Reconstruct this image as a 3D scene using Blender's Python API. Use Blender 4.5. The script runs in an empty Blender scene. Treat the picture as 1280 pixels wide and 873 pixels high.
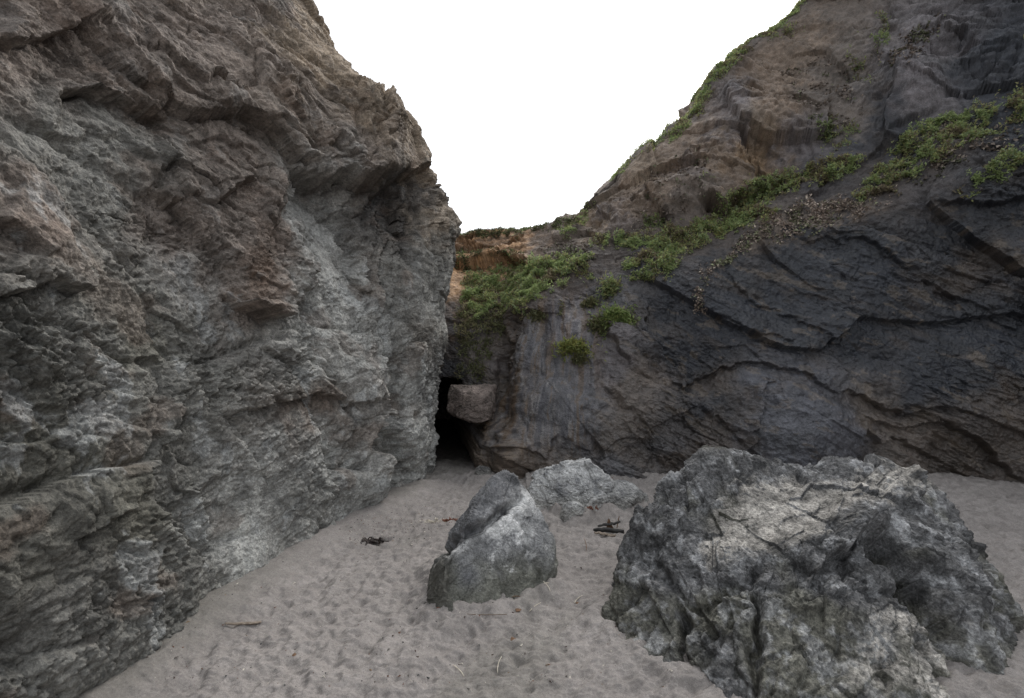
import bpy, bmesh, math, time
import numpy as np
from concurrent.futures import ThreadPoolExecutor

RES = 1.0            # mesh density factor
T0 = time.time()
f32 = np.float32
FPX, CX, CY, EYE = 569.0, 640.0, 436.5, 2.0     # measured from the photograph: focal length in px, centre, eye height
scene = bpy.context.scene
COL = scene.collection
rng = np.random.default_rng(7)

# ------------------------------------------------------------------ measuring helpers
def P(px, py, d):
    """world point seen at photo pixel (px,py) at distance d along the view axis"""
    return np.array([(px - CX) / FPX * d, d, EYE - (py - CY) / FPX * d])

def ground(px, py):
    return P(px, py, EYE * FPX / (py - CY))

def pix(V):
    y = np.maximum(V[:, 1], 0.6)
    return CX + FPX * V[:, 0] / y, CY + FPX * (EYE - V[:, 2]) / y

# ------------------------------------------------------------------ noise (numpy)
_r = np.random.default_rng(11)
PERM = np.concatenate([_r.permutation(256)] * 3).astype(np.int32)
GRAD = _r.normal(size=(256, 3)); GRAD = (GRAD / np.linalg.norm(GRAD, axis=1, keepdims=True)).astype(f32)
JIT = _r.random((256, 3)).astype(f32)
RND = _r.random(256).astype(f32)
POOL = ThreadPoolExecutor(4)

def par(fn, p):
    p = np.ascontiguousarray(p, dtype=f32)
    n = len(p); c = 32768
    parts = list(POOL.map(lambda i: fn(p[i:i + c]), range(0, n, c)))
    if isinstance(parts[0], tuple):
        return tuple(np.concatenate([q[k] for q in parts]) for k in range(len(parts[0])))
    return np.concatenate(parts)

def _h(x, y, z):
    return PERM[PERM[PERM[x & 255] + (y & 255)] + (z & 255)]

def _perlin(p):
    fl = np.floor(p); i = fl.astype(np.int32); f = p - fl
    u = f * f * f * (f * (f * 6 - 15) + 10)
    x, y, z = i[:, 0], i[:, 1], i[:, 2]
    out = 0
    for a in (0, 1):
        wa = u[:, 0] if a else 1 - u[:, 0]
        for b in (0, 1):
            wb = u[:, 1] if b else 1 - u[:, 1]
            for c in (0, 1):
                wc = u[:, 2] if c else 1 - u[:, 2]
                g = GRAD[_h(x + a, y + b, z + c)]
                out = out + wa * wb * wc * (g[:, 0] * (f[:, 0] - a) + g[:, 1] * (f[:, 1] - b) + g[:, 2] * (f[:, 2] - c))
    return (out * 1.5).astype(f32)

def perlin(p, seed=0):
    return par(_perlin, p + seed * 17.31)

def fbm(p, octv=4, gain=0.5, seed=0, lac=2.03):
    def f(q):
        s, a = 0, 1.0
        for k in range(octv):
            s = s + a * _perlin(q + k * 9.7); q = q * lac; a *= gain
        return s
    return par(f, p + seed * 17.31)

def ridged(p, octv=4, gain=0.5, seed=0):
    def f(q):
        s, a = 0, 1.0
        for k in range(octv):
            s = s + a * (1 - 2 * np.abs(_perlin(q + k * 5.3))); q = q * 2.07; a *= gain
        return s
    return par(f, p + seed * 17.31)

def _cells(p):
    fl = np.floor(p); i = fl.astype(np.int32)
    d1 = np.full(len(p), 9, f32); d2 = d1.copy()
    bc = np.zeros((len(p), 3), f32); bh = np.zeros(len(p), np.int32)
    for a in (-1, 0, 1):
        for b in (-1, 0, 1):
            for c in (-1, 0, 1):
                h = _h(i[:, 0] + a, i[:, 1] + b, i[:, 2] + c)
                cc = fl + np.array([a, b, c], f32) + JIT[h]
                dv = p - cc
                d = np.einsum('ij,ij->i', dv, dv)
                m = d < d1
                d2 = np.where(m, d1, np.minimum(d2, d))
                d1 = np.where(m, d, d1)
                bc[m] = dv[m]; bh[m] = h[m]
    return np.sqrt(d1).astype(f32), np.sqrt(d2).astype(f32), bc, bh

def facets(p, freq, tilt=0.8, step=0.5, crack=0.0, seed=0):
    """broken-rock relief: every cell is a plane tilted its own way, at its own height (about -0.5..0.5, divided by freq)"""
    def f(q):
        d1, d2, dv, h = _cells(q)
        g = GRAD[PERM[h + 7]]
        r = np.einsum('ij,ij->i', dv, g) * tilt + (RND[h] - 0.5) * step
        if crack:
            e = d2 - d1
            r = r - crack * np.exp(-(e / 0.07) ** 2)
        return r.astype(f32)
    return par(f, p * freq + seed * 13.7) / freq

def vnoise(p, freq, seed=0, octv=2):
    return np.stack([fbm(p * freq, octv, seed=seed + k * 3 + 1) for k in range(3)], 1) / freq

def strata(p, n, freq, warp, seed, drop=0.12):
    """stepped bedding: swells towards the lower edge of each bed, then steps back. -> -0.5..0.5"""
    ph = -(p @ np.asarray(n, f32)) * freq + warp * fbm(p * 0.9, 3, seed=seed) + 100
    k = np.floor(ph); f = ph - k
    amp = RND[(k.astype(np.int32) * 7 + seed) & 255]
    s = np.where(f < 1 - drop, f / (1 - drop), (1 - f) / drop)
    return ((s - 0.5) * (0.3 + 0.7 * amp)).astype(f32)

def aniso(p, e, squash):
    """compress the coordinates along e so that noise stretches along it"""
    e = np.asarray(e, f32); e = e / np.linalg.norm(e)
    return p - np.outer(p @ e, e) * (1 - squash)

def sstep(a, b, x):
    t = np.clip((x - a) / (b - a), 0, 1); return t * t * (3 - 2 * t)

# ------------------------------------------------------------------ features in wall coordinates
def polydist(u, v, pts):
    """signed distance to a polyline (positive = to the right of its direction, i.e. below a left-to-right line) and end fade"""
    best = np.full(len(u), 1e9); sgn = np.ones(len(u)); tt = np.zeros(len(u))
    L = 0; pts = np.array(pts, float)
    seg = np.linalg.norm(np.diff(pts, axis=0), axis=1); tot = seg.sum()
    for (a, b), l in zip(zip(pts[:-1], pts[1:]), seg):
        d = (b - a) / l
        t = np.clip((u - a[0]) * d[0] + (v - a[1]) * d[1], 0, l)
        dx, dy = u - a[0] - d[0] * t, v - a[1] - d[1] * t
        dist = np.hypot(dx, dy); m = dist < best
        best = np.where(m, dist, best)
        sgn = np.where(m, np.sign(d[0] * dy - d[1] * dx), sgn)
        tt = np.where(m, (L + t) / tot, tt); L += l
    fade = sstep(0, 0.15, tt) * sstep(1, 0.85, tt)
    return best * sgn, fade

def near_line(u, v, pts, k):
    p = np.array(pts, float); a = p.min(0) - k; b = p.max(0) + k
    return np.nonzero((u > a[0]) & (u < b[0]) & (v > a[1]) & (v < b[1]))[0]

def ledge(u, v, pts, out, back, wu, wd):
    """the rock above the line stands out by `out` (dying over wu px), the rock below is cut back by `back` (dying over wd px)"""
    r = np.zeros(len(u), f32); m = near_line(u, v, pts, 4.5 * max(wu, wd))
    d, fade = polydist(u[m], v[m], pts)
    s = sstep(-1.5, 1.5, d)
    r[m] = fade * ((1 - s) * out * np.exp(-np.abs(d) / wu) - s * back * np.exp(-np.abs(d) / wd))
    return r

def groove(u, v, pts, depth, w):
    r = np.zeros(len(u), f32); m = near_line(u, v, pts, 3 * w)
    d, fade = polydist(u[m], v[m], pts)
    r[m] = -depth * np.exp(-(d / w) ** 2) * np.maximum(fade, 0.0)
    return r

def blob(u, v, cx, cy, rx, ry, rot=0.0, p=2):
    c, s = math.cos(rot), math.sin(rot)
    a = ((u - cx) * c + (v - cy) * s) / rx; b = (-(u - cx) * s + (v - cy) * c) / ry
    return np.exp(-((a * a + b * b) ** (p / 2)))

def inpoly(u, v, poly):
    r = np.zeros(len(u), bool); n = len(poly)
    for i in range(n):
        x1, y1 = poly[i]; x2, y2 = poly[(i + 1) % n]
        c = ((y1 > v) != (y2 > v)) & (u < (x2 - x1) * (v - y1) / (y2 - y1 + 1e-9) + x1)
        r ^= c
    return r

def softpoly(u, v, poly, soft):
    r = np.zeros(len(u), f32); q = near_line(u, v, poly, soft + 1)
    m = inpoly(u[q], v[q], poly)
    d = np.abs(polydist(u[q], v[q], list(poly) + [poly[0]])[0])
    r[q] = np.where(m, 0.5 + 0.5 * sstep(0, soft, d), 0.5 - 0.5 * sstep(0, soft, d))
    return r

def zones(u, v, pts, soft=28.0):
    """mineral zones: blend of rock colours from sample points on the wall (real rock albedo, no light in it)"""
    k = np.array([p[3] if len(p) > 3 else 1.0 for p in pts], f32); c = np.array([p[2] for p in pts], f32)
    xy = np.array([p[:2] for p in pts], f32)
    def f(q):
        d = ((q[:, None, 0] - xy[:, 0]) ** 2 + (q[:, None, 1] - xy[:, 1]) ** 2) * f32(1 / soft ** 2) + f32(1)
        w = k / (d * d)
        return (w @ c) / w.sum(1, keepdims=True)
    return par(f, np.stack([u, v], 1))

# ------------------------------------------------------------------ mesh helpers
def tag(o, label, cat=None, group=None, kind=None):
    o['label'] = label
    if cat: o['category'] = cat
    if group: o['group'] = group
    if kind: o['kind'] = kind
    return o

def quad_normals(V, Q):
    a, b, c, d = V[Q[:, 0]], V[Q[:, 1]], V[Q[:, 2]], V[Q[:, 3]]
    n = np.cross(c - a, d - b)
    N = np.zeros_like(V)
    for k in range(4):
        for j in range(3):
            N[:, j] += np.bincount(Q[:, k], n[:, j], len(V))
    return N / np.maximum(np.linalg.norm(N, axis=1, keepdims=True), 1e-12)

def mesh_object(name, V, F, mat, attrs=None, smooth=True, parent=None):
    me = bpy.data.meshes.new(name)
    F = np.asarray(F, np.int32); nf, k = F.shape
    me.vertices.add(len(V)); me.vertices.foreach_set('co', np.asarray(V, f32).ravel())
    me.loops.add(nf * k); me.loops.foreach_set('vertex_index', F.ravel())
    me.polygons.add(nf); me.polygons.foreach_set('loop_start', np.arange(0, nf * k, k, dtype=np.int32))
    me.update(calc_edges=True)
    me.polygons.foreach_set('use_smooth', np.full(nf, smooth))
    for an, a in (attrs or {}).items():
        a = np.asarray(a, f32)
        if a.ndim == 2:
            at = me.attributes.new(an, 'FLOAT_COLOR', 'POINT')
            at.data.foreach_set('color', np.concatenate([a, np.ones((len(a), 1), f32)], 1).ravel())
        else:
            at = me.attributes.new(an, 'FLOAT', 'POINT'); at.data.foreach_set('value', a)
    me.materials.append(mat)
    o = bpy.data.objects.new(name, me); COL.objects.link(o)
    if parent: o.parent = parent
    return o

def grid_quads(nu, nv):
    i = np.arange(nu * nv).reshape(nu, nv)
    return np.stack([i[:-1, :-1], i[1:, :-1], i[1:, 1:], i[:-1, 1:]], -1).reshape(-1, 4)

def catmull(pts, n):
    pts = np.asarray(pts, float); p = np.vstack([2 * pts[0] - pts[1], pts, 2 * pts[-1] - pts[-2]])
    m = len(pts) - 1; out = []
    t = np.linspace(0, m, n); k = np.minimum(t.astype(int), m - 1); f = (t - k)[:, None]
    a, b, c, d = p[k], p[k + 1], p[k + 2], p[k + 3]
    return 0.5 * (2 * b + (c - a) * f + (2 * a - 5 * b + 4 * c - d) * f ** 2 + (3 * b - a - 3 * c + d) * f ** 3)

# ------------------------------------------------------------------ materials
class NT:
    def __init__(s, name):
        s.m = bpy.data.materials.new(name); s.m.use_nodes = True
        s.t = s.m.node_tree; s.n = s.t.nodes; s.l = s.t.links
        s.b = s.n['Principled BSDF']
    def new(s, t, **kw):
        n = s.n.new(t)
        for k, v in kw.items():
            if isinstance(k, str) and hasattr(n, k): setattr(n, k, v)
            else: n.inputs[k].default_value = v
        return n
    def link(s, a, b): s.l.new(a, b)
    def noise(s, scale, detail=4, rough=0.6, vec=None, dist=0.0):
        n = s.n.new('ShaderNodeTexNoise')
        n.inputs['Scale'].default_value = scale; n.inputs['Detail'].default_value = detail
        n.inputs['Roughness'].default_value = rough; n.inputs['Distortion'].default_value = dist
        s.link(vec if vec is not None else s.co(), n.inputs['Vector'])
        return n.outputs['Fac']
    def voronoi(s, scale, feature='F1', vec=None, rnd=1.0):
        n = s.n.new('ShaderNodeTexVoronoi'); n.feature = feature
        n.inputs['Scale'].default_value = scale
        s.link(vec if vec is not None else s.co(), n.inputs['Vector'])
        return n.outputs['Distance']
    def co(s):
        if not hasattr(s, '_co'):
            s._co = s.n.new('ShaderNodeTexCoord').outputs['Object']
        return s._co
    def mapping(s, scale=(1, 1, 1), rot=(0, 0, 0)):
        n = s.n.new('ShaderNodeMapping'); n.inputs['Scale'].default_value = scale; n.inputs['Rotation'].default_value = rot
        s.link(s.co(), n.inputs['Vector']); return n.outputs['Vector']
    def ramp(s, fac, stops):
        n = s.n.new('ShaderNodeValToRGB'); e = n.color_ramp.elements
        while len(e) < len(stops): e.new(0.5)
        for el, (p, c) in zip(e, stops):
            el.position = p; el.color = (c, c, c, 1) if not hasattr(c, '__len__') else (*c, 1)
        s.link(fac, n.inputs['Fac']); return n.outputs['Color']
    def math(s, op, a, b=0.0, c=0.0):
        n = s.n.new('ShaderNodeMath'); n.operation = op
        for i, v in enumerate((a, b, c)):
            if hasattr(v, 'links'): s.link(v, n.inputs[i])
            else: n.inputs[i].default_value = v
        return n.outputs[0]
    def mix(s, blend, fac, a, b):
        n = s.n.new('ShaderNodeMix'); n.data_type = 'RGBA'; n.blend_type = blend
        for i, v in ((0, fac), (6, a), (7, b)):
            if hasattr(v, 'links'): s.link(v, n.inputs[i])
            elif hasattr(v, '__len__'): n.inputs[i].default_value = (*v, 1)
            else: n.inputs[i].default_value = v
        return n.outputs[2]
    def attr(s, name):
        n = s.n.new('ShaderNodeAttribute'); n.attribute_name = name; return n
    def bump(s, height, strength, dist, normal=None):
        n = s.n.new('ShaderNodeBump'); n.inputs['Strength'].default_value = strength; n.inputs['Distance'].default_value = dist
        s.link(height, n.inputs['Height'])
        if normal is not None: s.link(normal, n.inputs['Normal'])
        return n.outputs['Normal']

def rock_material(name, speck=(0.55, 0.56, 0.56), speck_amt=0.5, streak=None, contrast=0.5, bump=1.0, rough=0.85, vein=0.0):
    k = NT(name)
    tint = k.attr('tint').outputs['Color']; wet = k.attr('wet').outputs['Fac']
    n1 = k.noise(6, 6, 0.65, dist=0.4); n2 = k.noise(38, 6, 0.7); n3 = k.noise(150, 3, 0.7)
    v1 = k.ramp(n1, [(0.3, 1 - contrast), (0.7, 1 + contrast)])
    v2 = k.ramp(n2, [(0.3, 1 - contrast), (0.7, 1 + contrast)])
    v3 = k.ramp(n3, [(0.3, 0.72), (0.7, 1.28)])
    c = k.mix('MULTIPLY', 1.0, tint, v1); c = k.mix('MULTIPLY', 1.0, c, v2); c = k.mix('MULTIPLY', 1.0, c, v3)
    if streak:                                       # mineral bands drawn out along the bedding / run-off
        sv = k.mapping(scale=streak[1], rot=streak[2])
        sn = k.noise(1.0, 5, 0.65, vec=sv)
        c = k.mix('MULTIPLY', streak[3], c, k.ramp(sn, [(0.34, (0.55, 0.50, 0.46)), (0.5, (0.95, 0.95, 0.97)), (0.66, (1.5, 1.45, 1.4))]))
    # pale crust and grains
    sp = k.noise(85, 5, 0.75); sm = k.noise(3.0, 4, 0.6)
    f = k.math('MULTIPLY', k.ramp(sp, [(0.60, 0.0), (0.72, 1.0)]), k.ramp(sm, [(0.42, 0.0), (0.62, 1.0)]))
    c = k.mix('MIX', k.math('MULTIPLY', f, speck_amt), c, speck)
    k.link(c, k.b.inputs['Base Color'])
    r = k.math('SUBTRACT', rough, k.math('MULTIPLY', wet, 0.52))
    k.link(k.math('ADD', r, k.math('MULTIPLY', k.math('SUBTRACT', n2, 0.5), 0.3)), k.b.inputs['Roughness'])
    k.b.inputs['Specular IOR Level'].default_value = 0.35
    vv = k.voronoi(55, 'F1'); 
    h = k.math('ADD', k.math('MULTIPLY', n2, 1.0), k.math('MULTIPLY', vv, 0.7))
    nb = k.bump(h, 0.55 * bump, 0.02)
    nb = k.bump(n3, 0.5 * bump, 0.006, nb)
    k.link(nb, k.b.inputs['Normal'])
    return k.m

M_LEFT = rock_material('left_cliff_rock', speck_amt=0.35)
M_RIGHT = rock_material('right_cliff_rock', speck=(0.30, 0.28, 0.25), speck_amt=0.22, contrast=0.42, bump=0.9, rough=0.70)
M_RIGHT.node_tree.nodes['Principled BSDF'].inputs['Specular IOR Level'].default_value = 0.5
M_PALE = rock_material('pale_boulder_rock', speck=(0.62, 0.63, 0.63), speck_amt=0.75, contrast=0.4)
M_BIG = rock_material('dark_boulder_rock', speck=(0.55, 0.56, 0.56), speck_amt=0.6, contrast=0.75)
M_BROWN = rock_material('brown_stone', speck=(0.4, 0.35, 0.3), speck_amt=0.2, contrast=0.45)

def sand_material():
    k = NT('beach_sand')
    n0 = k.noise(0.9, 4, 0.6); n1 = k.noise(9, 4, 0.6); n2 = k.noise(60, 5, 0.7); n3 = k.noise(420, 2, 0.8)
    damp = k.attr('damp').outputs['Fac']
    c = k.mix('MIX', k.ramp(n1, [(0.3, 0.0), (0.7, 1.0)]), (0.220, 0.203, 0.191), (0.294, 0.272, 0.257))
    c = k.mix('MULTIPLY', 1.0, c, k.ramp(n0, [(0.35, 0.88), (0.65, 1.1)]))
    c = k.mix('MULTIPLY', 1.0, c, k.ramp(n2, [(0.3, 0.80), (0.7, 1.2)]))
    c = k.mix('MULTIPLY', 1.0, c, k.ramp(n3, [(0.3, 0.62), (0.7, 1.38)]))
    c = k.mix('MULTIPLY', damp, c, (0.68, 0.70, 0.66))
    c = k.mix('MIX', k.attr('cave_shade').outputs['Fac'], c, (0.035, 0.031, 0.028))  # near-black colour that deepens the shade on the cave floor
    gr = k.noise(230, 2, 0.6)
    c = k.mix('MIX', k.ramp(gr, [(0.72, 0.0), (0.76, 0.8)]), c, (0.05, 0.045, 0.04))
    c = k.mix('MIX', k.ramp(k.noise(180, 2, 0.6, vec=k.mapping(rot=(1, 2, 3))), [(0.73, 0.0), (0.77, 0.8)]), c, (0.6, 0.57, 0.53))
    k.link(c, k.b.inputs['Base Color']); k.b.inputs['Roughness'].default_value = 0.95
    k.b.inputs['Specular IOR Level'].default_value = 0.15
    k.link(k.bump(n3, 0.5, 0.004, k.bump(n2, 0.45, 0.012)), k.b.inputs['Normal'])
    return k.m
M_SAND = sand_material()

def leaf_material(name, rough=0.55, through=0.0):
    k = NT(name)
    c = k.attr('tint').outputs['Color']
    c = k.mix('MULTIPLY', 1.0, c, k.ramp(k.noise(40, 3, 0.6), [(0.3, 0.75), (0.7, 1.25)]))
    k.link(c, k.b.inputs['Base Color']); k.b.inputs['Roughness'].default_value = rough
    if through:
        tr = k.n.new('ShaderNodeBsdfTranslucent'); k.link(c, tr.inputs['Color'])
        ms = k.n.new('ShaderNodeMixShader'); ms.inputs[0].default_value = through
        k.link(k.b.outputs[0], ms.inputs[1]); k.link(tr.outputs[0], ms.inputs[2]); k.link(ms.outputs[0], k.n['Material Output'].inputs['Surface'])
    return k.m
M_LEAF = leaf_material('succulent_leaf', through=.5); M_DEAD = leaf_material('dead_leaf', 0.9)

def simple_material(name, c1, c2, scale, vec=(1, 1, 1), rough=0.8, bump=0.4):
    k = NT(name)
    n = k.noise(scale, 5, 0.65, vec=k.mapping(scale=vec))
    k.link(k.ramp(n, [(0.35, c1), (0.65, c2)]), k.b.inputs['Base Color'])
    k.b.inputs['Roughness'].default_value = rough
    k.link(k.bump(n, bump, 0.01), k.b.inputs['Normal'])
    return k.m
M_WOOD = simple_material('weathered_wood', (0.10, 0.075, 0.055), (0.30, 0.25, 0.20), 14, (1, 8, 8))
M_CHAR = simple_material('charred_wood', (0.006, 0.006, 0.006), (0.03, 0.027, 0.025), 18, (1, 7, 7))
M_RUST = simple_material('rust_brown_wood', (0.10, 0.055, 0.03), (0.22, 0.13, 0.075), 25)
M_KELP = simple_material('dry_kelp', (0.012, 0.008, 0.008), (0.04, 0.025, 0.02), 30, rough=0.5)
M_REDKELP = simple_material('red_brown_kelp', (0.10, 0.03, 0.018), (0.22, 0.08, 0.04), 30, rough=0.6)
M_STRAW = simple_material('bleached_stalk', (0.42, 0.37, 0.30), (0.62, 0.57, 0.48), 40)
M_SHELL = simple_material('shell_grit', (0.45, 0.40, 0.34), (0.68, 0.64, 0.58), 30)
M_BARE = simple_material('bare_stem', (0.07, 0.05, 0.035), (0.14, 0.10, 0.07), 30)

#SECTION walls
# ------------------------------------------------------------------ rock colours (albedo)
BROWN = (0.150, 0.124, 0.106); GREY = (0.165, 0.162, 0.148); PALE = (0.330, 0.330, 0.312); TAN = (0.250, 0.198, 0.145)
OCHRE = (0.27, 0.18, 0.10); BLACK = (0.040, 0.038, 0.038); RUST = (0.16, 0.115, 0.088); OLIVE = (0.112, 0.108, 0.090)

# ------------------------------------------------------------------ the left cliff
def left_cliff():
    plan = [(-3.6, -8), (-3.2, -4), (-2.9, -1), (-2.65, 1.0), (-2.55, 2.0), (-2.48, 2.75), (-2.38, 3.69), (-1.86, 5.2),  # unseen stretch behind the camera added to darken the left side
            (-1.42, 6.5), (-1.27, 7.15), (-1.36, 7.6), (-1.65, 8.2), (-2.1, 9.3), (-2.6, 13)]
    dense = catmull(plan, 6000)
    near = [(-1, .18), (0, .13), (.4, .06), (.9, 0), (1.5, -.08), (3, -.36), (4.5, -.85), (6, -1.8), (7.5, -3.2), (9, -5)]
    mid = [(-1, 0), (0, 0), (1.5, -.06), (3, -.15), (4.5, -.5), (5.5, -1.0), (6.5, -1.7), (7.4, -2.3), (9, -3.7)]
    nose = [(-1, -.02), (0, 0), (1.3, .10), (2.5, .22), (3.4, .33), (3.9, .36), (4.4, .18), (4.9, .02), (5.4, -.08), (5.72, -.34),
            (6.0, -.76), (6.44, -1.40), (7.0, -1.75), (7.4, -1.97), (8, -2.2), (9, -2.6)]
    nz = int(1000 * RES)
    zz = np.concatenate([np.linspace(-0.5, 8.4, nz)])
    prof = {y: np.interp(zz, *zip(*p)) for y, p in ((-20, near), (3.6, near), (5.2, mid), (6.7, nose), (30, nose))}
    # columns: even in viewing angle where the photograph looks, coarser elsewhere
    y = dense[:, 1]; px = CX + FPX * dense[:, 0] / np.maximum(y, 1.2)
    k_near = np.searchsorted(y, 1.6); k_nose = int(np.argmin(np.abs(y - 7.2)))
    w = np.zeros(len(y))
    w[:k_near] = 70 / k_near
    pv = np.abs(np.gradient(px)); pv[(px < -20)] *= 0.5
    w[k_near:k_nose] = pv[k_near:k_nose] * 1.05 + 0.02
    w[k_nose:] = 160 / (len(y) - k_nose)
    cw = np.cumsum(w); nu = int(cw[-1] * RES)
    kk = np.interp(np.linspace(0, cw[-1], nu), cw, np.arange(len(y)))
    bx = np.interp(kk, np.arange(len(y)), dense[:, 0]); by = np.interp(kk, np.arange(len(y)), dense[:, 1])
    ys = sorted(prof); off = np.zeros((nu, nz))
    for a, b in zip(ys[:-1], ys[1:]):
        m = (by >= a) & (by < b); t = ((by[m] - a) / (b - a)); t = t * t * (3 - 2 * t)
        off[m] = prof[a] * (1 - t)[:, None] + prof[b] * t[:, None]
    after = np.arange(nu) >= np.argmin(np.abs(kk - k_nose))
    off[after] = prof[6.7]
    X = bx[:, None] + off; Y = np.repeat(by[:, None], nz, 1) - 0.12 * off; Z = np.repeat(zz[None], nu, 0)
    V = np.stack([X, Y, Z], -1).reshape(-1, 3)
    Q = grid_quads(nu, nz)
    N = quad_normals(V, Q)
    u, v = pix(V)
    vis = sstep(0.9, 1.6, V[:, 1])
    wv = fbm(V * 2.2, 3, seed=5); wv2 = fbm(V * 2.2, 3, seed=9)
    wf = fbm(V * 9, 3, seed=15); wf2 = fbm(V * 9, 3, seed=19)
    U = u + 14 * wv + 5 * wf; W = v + 14 * wv2 + 5 * wf2
    h = np.zeros(len(V))
    sc = np.clip(V[:, 1] / 4.5, 0.5, 1.4)                      # px-sized features keep their size on the wall
    # macro shapes, measured on the wall
    h += ledge(U, W, [(375, 200), (400, 214), (440, 226), (470, 222), (482, 205)], .16, .34, 40, 45)
    h += ledge(U, W, [(380, 215), (430, 265), (462, 320), (468, 375)], -.12, -.10, 30, 18)
    h -= .26 * blob(U, W, 430, 290, 34, 75, -0.45, 3)
    h += ledge(U, W, [(470, 235), (500, 222), (520, 207), (545, 200)], .06, .22, 40, 50)
    h -= .14 * blob(U, W, 505, 270, 34, 50, 0, 3)
    h += ledge(U, W, [(95, 108), (130, 118), (180, 136), (218, 140)], 0.143, 0.150, 45, 40)
    h += ledge(U, W, [(205, 140), (206, 170), (208, 215)], 0.033, -0.060, 20, 20)
    h += ledge(U, W, [(205, 215), (235, 245), (275, 258), (300, 228), (338, 220)], 0.104, 0.090, 50, 30)
    h += ledge(U, W, [(270, 352), (310, 382), (350, 398), (388, 362), (396, 300)], 0.143, 0.120, 60, 40)
    h += ledge(U, W, [(-20, 275), (20, 300), (40, 330)], 0.104, 0.105, 40, 30)
    h += ledge(U, W, [(-30, 380), (20, 372), (60, 350), (105, 365), (125, 340)], 0.130, 0.090, 60, 35)
    h += ledge(U, W, [(170, 60), (240, 100), (300, 105), (300, 130)], 0.065, 0.060, 40, 25)
    h += ledge(U, W, [(330, 80), (365, 140), (400, 180), (430, 200)], 0.046, 0.053, 25, 20)
    h += ledge(U, W, [(0, 40), (40, 55), (95, 30), (150, 45)], 0.130, 0.150, 50, 40)
    h += ledge(U, W, [(300, 520), (340, 500), (420, 495), (490, 500)], 0.052, 0.045, 60, 30)
    h += ledge(U, W, [(60, 690), (140, 640), (200, 560), (240, 480)], 0.058, 0.053, 80, 60)
    h += ledge(U, W, [(240, 610), (262, 640), (268, 690)], -0.065, -0.090, 30, 40)
    h -= .12 * blob(U, W, 5, 800, 45, 45, 0, 3)
    # ribs and hollows low by the chasm
    h -= .20 * blob(U, W, 497, 560, 16, 70, 0.05, 3)
    h += .10 * blob(U, W, 530, 565, 16, 60, 0, 2)
    h += ledge(U, W, [(478, 640), (474, 560), (478, 500), (470, 440)], .12, .20, 40, 30)
    h += groove(U, W, [(412, 450), (440, 520), (436, 600)], .05, 4)
    h += groove(U, W, [(300, 20), (345, 95), (392, 165), (402, 205)], .08, 3.5)
    h += groove(U, W, [(205, 150), (208, 190), (216, 240), (218, 300)], .08, 3)
    h += groove(U, W, [(150, 20), (190, 75), (260, 120), (320, 150), (360, 190)], .06, 3)
    h += groove(U, W, [(455, 95), (480, 125), (520, 160)], .05, 3)
    h *= vis * sc
    # the lower wall swells out a little above the sand
    h += .10 * fbm(V * 0.7, 3, seed=2)
    V1 = V + N * h[:, None]
    # broken rock: brown upper mass is coarse and slabby, the grey lower wall finer and lumpier
    up = sstep(2.0, 3.6, V[:, 2] + 0.9 * wv)
    Vw = (V1 + 0.15 * vnoise(V1, 1.6, 3) + 0.05 * vnoise(V1, 6, 13)).astype(f32)
    nb = sstep(455, 520, u + 10 * wv)[:, None]
    A = (aniso(Vw, (0.15, 0.75, -0.62), 0.62) * (1 - nb) + aniso(Vw, (0.2, 0.1, 1), 0.5) * nb).astype(f32)
    st = strata(Vw, (0.1, 0.62, 0.78), 1.5, 1.5, 3)
    st2 = strata(Vw, (0.0, 0.62, 0.78), 4.2, 2.4, 8)
    mod = np.clip(.75 + 1.2 * fbm(V * .9, 3, seed=20), .15, 1.5)
    g = (1 - nb[:, 0]) * (0.08 * up * st + (0.010 + 0.018 * up) * mod * st2)
    g += 0.22 * facets(A, 1.1, .7, .7, .22, 1) + mod * (0.15 * facets(A, 2.7, .8, .6, .25, 2) + 0.14 * facets(A, 6.5, .9, .6, .22, 4))
    Bq = (aniso(Vw, (0.1, 0.6, -0.75), 0.95) * (1 - nb) + aniso(Vw, (0.2, 0.1, 1), 0.8) * nb).astype(f32)
    rough_ = np.clip(0.72 + 1.9 * fbm(V * 1.0, 3, seed=21), .12, 1.7)
    g += rough_ * (0.19 * facets(Bq, 15, .9, .6, .1, 6) + 0.27 * facets(Bq, 36, .9, .6, 0, 7))
    # crumbly, pitted surface of the lower wall
    lumpy = (1.15 - .8 * up) * rough_
    g += lumpy * (.045 * np.abs(perlin(Vw * 4.2, 4)) + .036 * np.abs(perlin(Vw * 9.5, 5)) + .030 * np.abs(perlin(Bq * 21, 6)) + .016 * np.abs(perlin(Bq * 44, 8)) - .03)
    g += 0.02 * fbm(Vw * 12, 4, .6, seed=31)
    smooth = 1 - 0.6 * (blob(U, W, 425, 290, 38, 80, -0.45, 3) + blob(U, W, 340, 640, 80, 80, 0, 3) + .8 * blob(U, W, 450, 440, 45, 80, 0, 2) + .7 * blob(U, W, 530, 400, 30, 200, 0, 3)).clip(0, 1)
    V2 = V1 + N * (g * smooth)[:, None]
    tz = V2[:, 2]
    # colours: mineral zones, plus vignette darkening painted into the near left
    CUu = u + 30 * wv + 12 * wf; CUv = v + 30 * wv2 + 12 * wf2
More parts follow.
